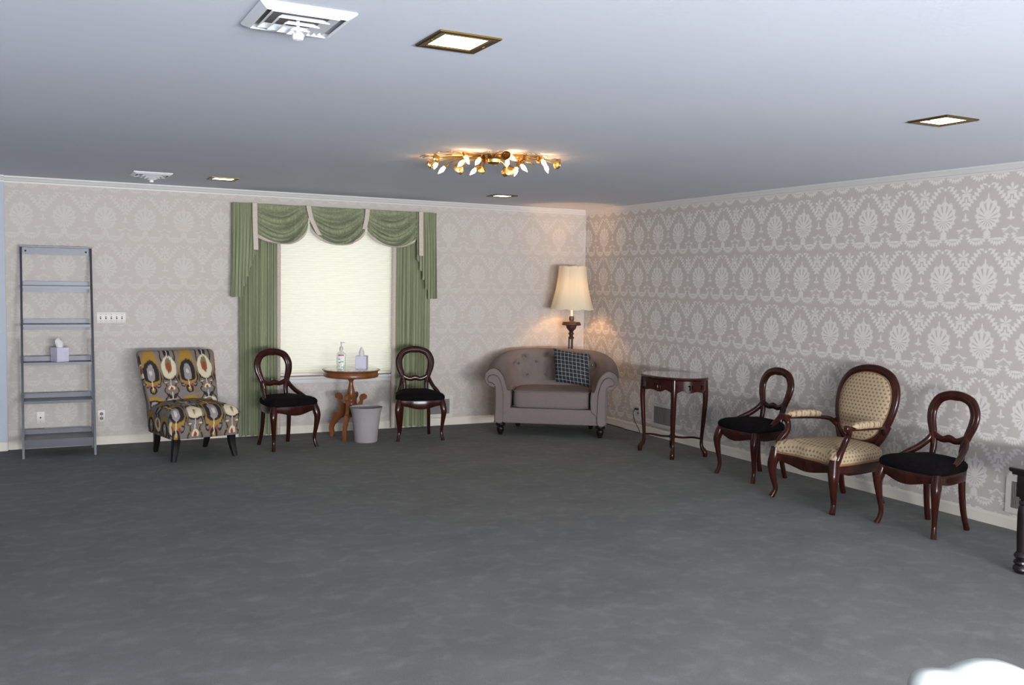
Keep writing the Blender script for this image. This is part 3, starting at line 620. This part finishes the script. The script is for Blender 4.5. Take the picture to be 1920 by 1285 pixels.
# ------------------------------------------------------------------ floor lamp
LP = (-.385, -.36)
fl = thing('floor_lamp', 'dark carved floor lamp with scalloped cream shade in the corner', 'lamp', (LP[0], LP[1], 0))
MB().lathe([(.001, 0), (.145, 0), (.15, .012), (.145, .03), (.11, .045), (.06, .06), (.04, .09), (.03, .12), (.001, .12)], 28).build('base', 'bronze', fl)
for a in (0, 120, 240): MB().sweep([(.022*cos(math.radians(a+20)), .022*sin(math.radians(a+20)), z) for z in (.11, .5, .97)], [.013, .012, .010], 4, 10, (1, 0, 0)).build('pole', 'bronze', fl)
MB().lathe([(.02, .955), (.032, .962), (.034, .975), (.024, .985), (.020, 1.0), (.032, 1.012), (.033, 1.022), (.022, 1.035), (.028, 1.05), (.052, 1.075), (.060, 1.10), (.062, 1.115), (.001, 1.115)], 20).lathe([(.001, 1.108), (.106, 1.112), (.112, 1.118), (.100, 1.150), (.06, 1.152), (.03, 1.155), (.024, 1.165), (.03, 1.18), (.028, 1.205), (.022, 1.215), (.001, 1.216)], 8).build('carved_finial', 'bronze', fl)
MB().lathe([(.014, 1.21), (.014, 1.36), (.001, 1.36)], 14).build('candle_sleeve', 'cream', fl)
MB().lathe([(.012, 1.36), (.03, 1.42), (.032, 1.45), (.02, 1.48), (.001, 1.485)], 14).build('bulb', 'lampbulb', fl)
rows = []
NS = 96
for k in range(25):
    v = k/24; z = 1.765-.465*v; r = .155+.030*v+.062*v**2.2; ring = []
    for j in range(NS):
        q = 2*PI*j/NS+.35; sc_ = abs(sin(q*4)); rr = r*(.955+.045*sc_**.6); zz = z-(.014*sc_**.7*v**8)+(.012*sc_**.7*(1-v)**10); ring.append((rr*cos(q), rr*sin(q), zz))
    rows.append(ring)
sd = MB().grid(rows, cu=True).build('shade', 'shade', fl, smooth=45)
for j in range(8):
    q = j*PI/4+.35; MB().sweep([((.155+.030*v+.062*v**2.2)*.958*cos(q), (.155+.030*v+.062*v**2.2)*.958*sin(q), 1.765-.465*v) for v in (0, .25, .5, .75, 1)], [.003]*5, 4, 6, (0, 0, 1)).build('seam_piping', 'cream', sd)
pl_ = bpy.data.lights.new('lamp_bulb_light', 'POINT'); pl_.energy = 13; pl_.color = (1, .57, .27); pl_.shadow_soft_size = .035
po = bpy.data.objects.new('lamp_bulb_light', pl_); COL.objects.link(po); po.location = (LP[0], LP[1], 1.52)
# ------------------------------------------------------------------ oval side table
ot = thing('oval_table', 'carved mahogany oval side table with glossy top by right wall', 'table', (-.448, -2.37, 0))
A_, B_ = .375, .275
def ov(k, z, n=72, dz=None): return [(B_*k*cos(2*PI*j/n), A_*k*sin(2*PI*j/n), z) for j in range(n)]
MB().loft([ov(.86, .716), ov(.95, .718), ov(.985, .724), ov(1.0, .732), ov(.99, .740), ov(.965, .744)]).build('table_top', 'mahog', ot)
MB().loft([ov(.90, .7435), ov(.955, .7435), ov(.96, .746), ov(.95, .7485)]).build('glass_inset', 'gtop', ot)
ap = MB(); n = 144; T, Bm, T2, B2 = [], [], [], []
for j in range(n):
    q = 2*PI*j/n; w_ = abs(sin(2*(q)))                       # legs at the 45 degree positions
    zl = .632-.034*abs(sin(6*q))**1.5*w_-.012*(1-w_); T.append((B_*.93*cos(q), A_*.93*sin(q), .718)); Bm.append((B_*.93*cos(q), A_*.93*sin(q), zl)); T2.append((B_*.86*cos(q), A_*.86*sin(q), .718)); B2.append((B_*.86*cos(q), A_*.86*sin(q), zl))
N3 = len(T)
ap.v = T+Bm+T2+B2
# pierced openings: leave out some outer/inner quads by splitting the apron in three bands
ap = MB(); lev = [0, .35, .75, 1]
ringsO = [[tuple(np.array(T[j])*(1-l)+np.array(Bm[j])*l) for j in range(n)] for l in lev]; ringsI = [[tuple(np.array(T2[j])*(1-l)+np.array(B2[j])*l) for j in range(n)] for l in lev]
hole = set(j for j in range(n) if (j % 12) in (4, 5, 7))
for li in range(3):
    for j in range(n):
        if li == 1 and j in hole: continue
        k = (j+1) % n; vs = [ringsO[li][j], ringsO[li][k], ringsO[li+1][k], ringsO[li+1][j], ringsI[li][j], ringsI[li][k], ringsI[li+1][k], ringsI[li+1][j]]
        ap.add(vs, [(0, 1, 2, 3), (7, 6, 5, 4), (0, 4, 5, 1), (3, 2, 6, 7), (0, 3, 7, 4), (1, 5, 6, 2)])
ap.build('pierced_apron', 'mahog', ot, smooth=0)
legs = []
for sx_ in (-1, 1):
    for sy_ in (-1, 1):
        lx, ly = sx_*.172, sy_*.236
        MB().sweep([(lx, ly, .720), (lx*1.03, ly*1.03, .62), (lx*1.04, ly*1.04, .52), (lx*1.0, ly*1.0, .34), (lx*.95, ly*.96, .16), (lx*.97, ly*.98, .09), (lx*1.08, ly*1.07, .045), (lx*1.09, ly*1.08, .0)], [.026, .024, .021, .018, .014, .016, .021, .017], 5, 12, (0, 1, 0), 3).build('leg', 'mahog', ot, smooth=60)
        lg = MB().sweep([(lx*.96, ly*.97, .165), (lx*.7, ly*.62, .170), (lx*.35, ly*.30, .160), (0, 0, .165)], [(.014, .008), (.015, .009), (.016, .009), (.016, .010)], 6, 10, (0, 0, 1), 3).build('stretcher', 'mahog', ot, smooth=60)
MB().lathe([(.001, .145), (.03, .150), (.036, .165), (.026, .180), (.012, .195), (.014, .205), (.001, .212)], 16).build('stretcher_finial', 'mahog', ot)
# ------------------------------------------------------------------ open armchair with oval back
ac = thing('oval_back_armchair', 'mahogany open armchair with beige patterned oval back and padded arms', 'armchair', (-.53, -4.455, 0), -PI/2)
fuv = lambda co, nr: (co.y+1, co.z+1) if abs(nr.x) > .8 else (co.x+1, co.z+1-co.y*.8)
half = [(0, -.290), (.10, -.286), (.20, -.300), (.27, -.318), (.308, -.30), (.312, -.22), (.300, -.06), (.275, .10), (.235, .22), (.17, .27), (.08, .285), (0, .288)]
ol = [tuple(p) for p in spline(closed_outline(half), 4, True)]
MB().loft(dome(ol, ((.97, .345), (1.0, .350), (1.012, .375), (1.0, .405), (.95, .428), (.85, .445), (.6, .462), (.3, .470), (.05, .471)))).build('seat', 'fan', ac, smooth=60, uv=fuv)
MB().sweep([(x*1.008, y*1.008, .350) for x, y in ol], [(.006, .008)]*len(ol), 1, 6, (0, 0, 1), closed=True, raw=True).build('gimp_trim', 'gimp', ac)
top, bot, ib = [], [], []
for x, y in ol:
    front = max(0, min(1, (-y-.18)/.08)); zl = .268-.020*front*cos(min(abs(x)/.30, 1)*PI)
    top.append((x, y, .348)); bot.append((x*.985, y*.985, zl)); ib.append((x*.86, y*.86, zl))
MB().grid([[(x*.86, y*.86, .348) for x, y in ol], top, [(x*1.02, y*1.02, .335) for x, y in ol], [(x*1.0, y*1.0, .30) for x, y in ol], [(p[0]*1.02, p[1]*1.02, p[2]+.012) for p in bot], bot, ib], cu=True).build('seat_rail', 'mahog', ac, smooth=50)
bk = lambda z: .235+.21*(z-.42)
oc = [(0, .432), (.10, .448), (.180, .505), (.232, .60), (.262, .72), (.252, .84), (.192, .932), (.095, .975), (0, .986)]
oc = oc+[(-x, z) for x, z in reversed(oc[1:-1])]
rad = [(.033 if z > .8 else .028, .021) for x, z in oc]
fr = MB().sweep([(x, bk(z), z) for x, z in oc], rad, 5, 14, (0, 1, -.2), 2.6, closed=True).build('oval_frame', 'mahog', ac, smooth=60)
MB().sweep([(x*1.0, bk(z)-.019, z) for x, z in oc], [(.012, .006)]*len(oc), 5, 8, (0, 1, -.2), closed=True).build('frame_bead', 'mahog', fr, smooth=60)
zc = .705; oo = [tuple(p) for p in spline(oc, 5, True)]
def pad(k, off): return [(x*k, bk(zc+(z-zc)*k)+off, zc+(z-zc)*k) for x, z in oo]
MB().loft([pad(.93, .015), pad(.93, -.012), pad(.90, -.024), pad(.80, -.036), pad(.6, -.046), pad(.3, -.052), pad(.03, -.053)]).build('back_pad', 'fan', ac, smooth=60, uv=lambda co, nr: (co.x+1, co.z+1))
MB().sweep([(x*.905, bk(zc+(z-zc)*.905)-.020, zc+(z-zc)*.905) for x, z in oo], [(.006, .005)]*len(oo), 1, 6, (0, 1, 0), closed=True, raw=True).build('gimp_trim', 'gimp', ac)
for s_ in (-1, 1):
    MB().sweep([(s_*.292, -.305, .385), (s_*.295, -.312, .31), (s_*.305, -.322, .25), (s_*.300, -.312, .16), (s_*.290, -.296, .08), (s_*.295, -.304, .04), (s_*.304, -.322, .006)], [.030, .037, .032, .023, .017, .018, .020], 5, 12, (0, 1, 0), 3).build('leg', 'mahog', ac, smooth=60)
    MB().sweep([(s_*.165, .24, .33), (s_*.170, .245, .22), (s_*.178, .268, .10), (s_*.187, .305, .004)], [(.021, .024), (.020, .022), (.018, .020), (.016, .018)], 5, 12, (0, 1, 0), 4).build('leg', 'mahog', ac, smooth=60)
    MB().sweep([(s_*.15, bk(.30), .32), (s_*.165, bk(.40), .42), (s_*.21, bk(.5), .50), (s_*.245, bk(.58), .585)], [(.022, .019)]*4, 5, 10, (0, 1, 0), 3).build('back_stile', 'mahog', ac, smooth=60)
    MB().sweep([(s_*.292, -.290, .36), (s_*.300, -.262, .43), (s_*.285, -.205, .50), (s_*.300, -.185, .565), (s_*.315, -.215, .602), (s_*.312, -.235, .608)], [.027, .023, .021, .020, .026, .022], 6, 12, (1, 0, 0), 2.6).build('arm_support', 'mahog', ac, smooth=60)
    MB().sweep([(s_*.312, -.222, .602), (s_*.318, -.13, .600), (s_*.310, .0, .596), (s_*.285, .12, .592), (s_*.252, .205, .578), (s_*.222, .262, .52)], [(.020, .015), (.018, .013), (.018, .013), (.018, .014), (.020, .018), (.016, .020)], 6, 12, (0, 0, 1), 3).build('arm_rail', 'mahog', ac, smooth=60)
    ap_ = MB().sweep([(s_*.318, -.165, .616), (s_*.319, -.15, .622), (s_*.315, -.05, .627), (s_*.300, .06, .624), (s_*.287, .115, .617), (s_*.285, .122, .612)], [(.018, .012), (.034, .024), (.037, .028), (.036, .028), (.031, .023), (.016, .012)], 6, 14, (0, 0, 1), 2.8).build('arm_pad', 'fan', ac, smooth=60, uv=lambda co, nr: (co.x+1, co.y+1))
    MB().sweep([(s_*(.318+.0), -.160, .606), (s_*.315, -.05, .608), (s_*.300, .06, .606), (s_*.286, .118, .603)], [(.031, .004)]*4, 6, 10, (0, 0, 1), 3).build('gimp_trim', 'gimp', ap_, smooth=60)
# ------------------------------------------------------------------ dark side table at the right edge of the view
dt = thing('dark_side_table', 'black wooden side table with turned legs at the right edge', 'table', (-.60, -6.52, 0))
MB().box(-.33, .33, -.40, .405, .575, .602, .010).box(-.315, .315, -.385, .39, .560, .576, .004).build('table_top', 'darkwood', dt)
MB().box(-.285, .285, -.355, .36, .470, .562).build('apron', 'darkwood', dt, smooth=0)
for sx_ in (-1, 1):
    for sy_ in (-1, 1):
        x, y = sx_*.268, sy_*.335
        lg = MB().box(x-.032, x+.032, y-.032, y+.032, .435, .562, .003).build('leg', 'darkwood', dt)
        MB().lathe([(.030, .437), (.026, .425), (.018, .420), (.028, .410), (.030, .400), (.022, .390), (.030, .375), (.033, .34), (.031, .2), (.027, .125), (.036, .115), (.042, .100), (.036, .088), (.028, .082), (.040, .072), (.042, .060), (.030, .052), (.040, .042), (.044, .024), (.034, .008), (.024, .0), (.001, .0)], 24, (x, y, 0)).build('turned_shaft', 'darkwood', lg)
# ------------------------------------------------------------------ white chair in the foreground, only the crest of its back shows
CD = 1.8
pk = at_dist(1850, 1242, CD)
wc = thing('white_chair', 'white painted chair back with humped crest at bottom right', 'chair', (pk.x, pk.y, 0), -YAW)
zt = pk.z; ol = [(-.142, zt-.075), (-.139, zt-.043), (-.125, zt-.026), (-.105, zt-.0205), (-.075, zt-.0205), (-.064, zt-.018), (-.045, zt-.009), (-.02, zt-.0015), (.003, zt), (.03, zt-.002), (.06, zt-.011), (.085, zt-.021)]
R_ = [(.170, zt-.0205), (.195, zt-.026), (.212, zt-.043), (.216, zt-.075)]
body = [(.20, .62), (.185, .46), (-.115, .46), (-.128, .62)]
MB().prism([tuple(p) for p in spline(ol+[(.1, zt-.0215), (.13, zt-.0205)]+R_, 3)]+body, -.012, .030, .010).build('chair_back', 'whitechair', wc, smooth=60)
cx = .037
rg = [[(cx+x, -.20+y, z) for x, y in rrect(k, -.21*k/.21, .21*k/.21, .05*k/.21)] for k, z in ((.20, .425), (.21, .432), (.212, .450), (.205, .462), (.15, .470), (.03, .472))]
MB().loft(rg).build('seat', 'whitechair', wc, smooth=50)
for sx_ in (-1, 1):
    for y in (-.36, -.02): MB().sweep([(cx+sx_*.165, y, .44), (cx+sx_*.172, y, .2), (cx+sx_*.182, y+(-.02 if y < -.1 else .03), 0)], [.020, .017, .013], 5, 12, (0, 1, 0), 3).build('leg', 'whitechair', wc)
# ------------------------------------------------------------------ wall plates
def plate_y(o, hw, hh): return MB().box(-hw, hw, -.007, 0, -hh, hh, .003)
sp_ = thing('switch_plate', 'ivory five-gang light switch plate beside the ladder shelf', 'switch', (-5.148, 0, 1.186))
plate_y(0, .126, .056).build('plate', 'ivory', sp_)
for k in range(5):
    x = -.092+.046*k
    MB().box(x-.0055, x+.0055, -.0082, -.004, -.013, .013).build('slot', 'hole', sp_, smooth=0)
    MB().loft([[(x-.0045, -.007, -.004), (x+.0045, -.007, -.004), (x+.0045, -.007, .004), (x-.0045, -.007, .004)], [(x-.0035, -.018, .003), (x+.0035, -.018, .003), (x+.0035, -.017, .008), (x-.0035, -.017, .008)]]).build('toggle', 'ivory', sp_, smooth=0)
    for z in (-.030, .030): MB().lathe([(.0035, .006), (.0035, .0085), (.001, .009)], 8, (x, 0, z), (0, -1, 0)).build('screw', 'grille', sp_)
def outlet(name, label, loc, rz, kind):
    t = thing(name, label, 'outlet', loc, rz); MB().box(-.035, .035, -.006, 0, -.057, .057, .003).build('plate', 'ivory', t)
    if kind == 'duplex':
        for z in (-.021, .021):
            f = MB().lathe([(.016, .005), (.016, .0078), (.001, .008)], 16, (0, 0, z), (0, -1, 0)).build('receptacle', 'grille', t)
            for x in (-.006, .006): MB().box(x-.0012, x+.0012, -.0086, -.007, z-.004, z+.005).build('slot', 'hole', f, smooth=0)
    else:
        MB().lathe([(.007, .005), (.007, .009), (.004, .012), (.001, .012)], 12, (0, 0, 0), (0, -1, 0)).build('jack', 'hole', t)
        for z in (-.04, .04): MB().lathe([(.003, .005), (.003, .0075), (.001, .008)], 8, (0, 0, z), (0, -1, 0)).build('screw', 'grille', t)
    return t
outlet('wall_outlet', 'ivory double outlet right of the ladder shelf', (-5.24, 0, .268), 0, 'duplex')
outlet('wall_jack', 'ivory cable jack plate behind the ladder shelf', (-5.748, 0, .278), 0, 'jack')
outlet('wall_outlet', 'ivory outlet with black plug beside the oval table', (0, -1.165, .225), -PI/2, 'duplex')
def wall_vent(label, loc, rz, hw, hh):
    t = thing('wall_vent', label, 'vent', loc, rz, 'wall air grilles'); b_ = .036
    MB().box(-hw, hw, -.010, 0, hh-b_, hh).box(-hw, hw, -.010, 0, -hh, -hh+b_).box(-hw, -hw+b_, -.010, 0, -hh+b_, hh-b_).box(hw-b_, hw, -.010, 0, -hh+b_, hh-b_).build('frame', 'ivory', t, smooth=0)
    MB().box(-hw+b_, hw-b_, -.0025, -.001, -hh+b_, hh-b_).build('backing', 'grille', t, smooth=0)
    n_ = int((2*hw-2*b_)/.012)
    for k in range(n_):
        x = -hw+b_+.006+k*.012; MB().box(x-.0012, x+.0012, -.0085, -.0025, -hh+b_, hh-b_).build('slat', 'grille', t, smooth=0)
    MB().box(hw-.026, hw-.020, -.018, -.01, .0, .03).build('lever', 'ivory', t, smooth=0)
wall_vent('white framed wall grille behind the chair by the drape', (-1.832, 0, .207), 0, .155, .118)
wall_vent('white framed wall grille seen under the oval table', (0, -1.60, .230), -PI/2, .185, .125)
wall_vent('white framed wall grille behind the black side table', (0, -5.66, .235), -PI/2, .19, .125)
cp = thing('access_panel', 'flat ivory wall cover behind the lowest ladder shelf', 'panel', (-5.53, 0, .135))
MB().box(-.19, .19, -.018, 0, -.05, .052, .004).build('cover', 'ivory', cp)
# power cord with plug
def cord(pts, name, label):
    c = thing(name, label, 'cord'); MB().sweep(pts, [.0038]*len(pts), 6, 6, (0, 0, 1)).build('wire', 'cord', c); return c
c1 = cord([(-.030, -1.145, .250), (-.034, -1.12, .20), (-.03, -1.14, .12), (-.03, -1.22, .04), (-.045, -1.26, .006), (-.05, -1.20, .005), (-.045, -1.08, .005), (-.075, -1.03, .005), (-.055, -.98, .006), (-.03, -.92, .006), (-.025, -.75, .006), (-.04, -.5, .006), (-.24, -.40, .006)], 'lamp_cord', 'black lamp cord lying along the right baseboard')
MB().box(-.034, -.008, -1.185, -1.135, .238, .258, .004).build('plug', 'cord', c1)
# ------------------------------------------------------------------ ceiling: recessed lights and diffusers
def recessed():
    t = thing('recessed_light', '', 'ceiling light', group='square recessed ceiling lights'); a, b_ = .117, .084
    fr_ = MB()
    def sq(h, z): return [(-h, -h, z), (h, -h, z), (h, h, z), (-h, h, z)]
    fr_.grid([sq(a, 0), sq(a, -.006), sq(a-.006, -.010), sq(b_+.004, -.008), sq(b_, -.001), sq(b_, 0)], cu=True).build('frame', 'brass', t, smooth=0)
    MB().loft([sq(b_, -.0005), sq(b_, -.003)]).build('lens', 'lens', t, smooth=0)
    for x, y in ((a-.016, 0), (-a+.016, 0)): MB().lathe([(.006, .008), (.006, .0115), (.002, .013)], 10, (x, y, 0), (0, 0, -1)).build('screw', 'brass', t)
    return t
copies(recessed(), [((-4.466, -6.388, H), 0, 'square recessed light beside the large ceiling diffuser'), ((-1.737, -6.228, H), 0, 'square recessed light near the right wall'),
                    ((-4.307, -.982, H), 0, 'square recessed light near back wall left of the window'), ((-1.640, -1.072, H), 0, 'square recessed light near back wall towards the lamp corner')])
def diffuser():
    t = thing('ceiling_vent', '', 'vent', group='square ceiling air diffusers')
    def sq(h, z): return [(-h, -h, z), (h, -h, z), (h, h, z), (-h, h, z)]
    MB().grid([sq(.152, 0), sq(.155, -.004), sq(.150, -.010), sq(.128, -.022), (sq(.126, -.020)), sq(.142, -.004)], cu=True).build('flange', 'white', t, smooth=0)
    MB().loft([sq(.126, -.001), sq(.126, -.003)]).build('duct_throat', 'grille', t, smooth=0)
    for k, h in enumerate((.108, .082, .056, .030)):
        z = -.020-.010*k
        MB().grid([sq(h, z), sq(h-.017, z+.014), sq(h-.015, z+.015), sq(h+.002, z+.002)], cu=True, cv=True).build('louver', 'white', t, smooth=0)
    MB().lathe([(.006, -.005), (.006, -.050), (.017, -.054), (.019, -.064), (.016, -.072), (.001, -.074)], 16).build('centre_knob', 'white', t)
    return t
copies(diffuser(), [((-5.04, -6.392, H), 0, 'white square ceiling diffuser nearest the camera'), ((-4.90, -1.005, H), 0, 'white square ceiling diffuser near the back wall')])
# ------------------------------------------------------------------ chandelier
cc = at_z(925, 291, H); ch = thing('flower_chandelier', 'gilt flush ceiling chandelier of flowers, leaves and lit candle bulbs', 'chandelier', (cc.x, cc.y, H))
O = Vector((cc.x, cc.y, H)); D0 = (cc-CAM).dot(FW)
MB().lathe([(.001, 0), (.075, 0), (.078, -.008), (.066, -.022), (.05, -.030), (.046, -.05), (.03, -.062), (.001, -.064)], 24).build('canopy', 'gold', ch)
def px(cx_, cy_): return 770+cx_/6, 250+cy_/6
rnd = random.Random(5)
def stem(end, start=None, r=.0042, lift=.02):
    a = Vector((0, 0, -.035)) if start is None else start; m1 = a.lerp(end, .35)+Vector((0, 0, lift)); m2 = a.lerp(end, .75)+Vector((0, 0, lift*.9))
    m1.z = min(m1.z, -.012); m2.z = min(m2.z, -.012)
    MB().sweep([a, m1, m2, end], [r]*4, 5, 7, (0, 0, 1)).build('stem', 'gold', ch)
def loc3(cx_, cy_, dd):
    p = at_dist(*px(cx_, cy_), D0-dd)-O; return p
bulbs = [(285, 345, -.10, 265, 400), (360, 405, -.22, 295, 470), (572, 335, .06, 540, 365), (628, 290, .20, 655, 345), (760, 312, .16, 735, 345), (715, 420, -.20, 648, 485), (1130, 268, .20, 1190, 315), (1088, 325, .06, 1085, 365), (1185, 420, -.20, 1165, 490), (1265, 380, -.12, 1330, 455), (1495, 330, .06, 1520, 370), (1525, 385, -.14, 1550, 460)]
BP = [(.0, .0), (.009, .0), (.0125, .010), (.0145, .022), (.0125, .036), (.007, .050), (.003, .060), (.0005, .066)]
for bx, by_, dd, tx, ty in bulbs:
    p = loc3(bx, by_, dd); q = loc3(tx, ty, dd+.02); ax_ = (q-p).normalized()
    if p.z > -.035: p.z = -.035
    base = p-ax_*.028
    stem(base-ax_*.03+Vector((0, 0, .004)))
    cup = MB().lathe([(.004, -.034), (.010, -.028), (.011, -.006), (.018, .004), (.013, .006), (.001, .004)], 12, p-ax_*.022, ax_).build('bulb_cup', 'gold', ch)
    MB().lathe(BP, 12, p-ax_*.018, ax_).build('bulb', 'bulb', ch, smooth=60)
def flower(p, axis, s_):
    a = Vector(axis).normalized(); t = Vector((1, 0, 0)) if abs(a.x) < .8 else Vector((0, 1, 0)); u = (t-a*t.dot(a)).normalized(); v = a.cross(u); m_ = MB()
    for ring, (n_, r0, r1, h1, ph) in enumerate(((5, .008, .032, .036, 0), (5, .006, .024, .042, .6), (3, .003, .014, .044, .2))):
        for k in range(n_):
            q0 = 2*PI*k/n_+ph; rows = []
            for i in range(6):
                f = i/5; rr = r0+(r1-r0)*sin(f*PI*.55); hh = h1*f; row = []
                for j in range(5):
                    g = (j/4-.5)*(1.5 if ring < 2 else 2.4)*2*PI/n_*(.6+.4*sin(PI*min(1, f*1.2))); e_ = rr*(1+.12*f*f*(1 if ring == 0 else .3)); row.append(Vector(p)+(u*cos(q0+g)*e_+v*sin(q0+g)*e_+a*(hh-.004*abs(j-2)*f))*s_)
                rows.append(row)
            m_.grid(rows)
    return m_.build('rose', 'gold', ch, smooth=70)
fls = [(290, 262, .02, 1.0), (222, 345, -.05, .95), (545, 392, -.16, 1.25), (815, 258, .10, 1.1), (792, 400, -.16, 1.05), (1068, 232, .24, .9), (1085, 415, -.20, 1.35), (1255, 280, .06, 1.1), (1648, 350, -.02, 1.15), (1440, 290, .10, .8), (930, 300, -.12, .9)]
for fx, fy, dd, s_ in fls:
    p = loc3(fx, fy, dd); p.z = min(p.z, -.03); ax_ = Vector((p.x, p.y, -.16)).normalized(); p0 = p-ax_*.022*s_; stem(p0); flower(p0, ax_, s_)
lvs = [(180, 240, .0), (215, 250, -.05), (470, 190, .22), (345, 195, .2), (470, 245, .1), (690, 185, .28), (885, 190, .26), (1010, 185, .28), (1265, 215, .2), (1355, 220, .2), (1600, 290, .05), (1480, 265, .12), (600, 215, .18), (640, 250, .15), (1330, 330, -.05)]
for lx, ly, dd in lvs:
    p = loc3(lx, ly, dd); p.z = max(min(p.z, -.012), -.09); d_ = Vector((p.x, p.y, rnd.uniform(-.05, .05))).normalized(); sd_ = d_.cross(Vector((0, 0, 1))).normalized(); ln = rnd.uniform(.035, .05); stem(p, r=.0028, lift=.012)
    rows = []
    for i in range(7):
        f = i/6; wd = .013*sin(PI*(f*.94+.03))**.8; c_ = p+d_*(ln*f)+Vector((0, 0, -.010*f*f)); rows.append([c_-sd_*wd+Vector((0, 0, .003)), c_+Vector((0, 0, .0012)), c_+sd_*wd+Vector((0, 0, .003)), c_-Vector((0, 0, .0012))])
    MB().loft(rows).build('leaf', 'gold', ch, smooth=60)
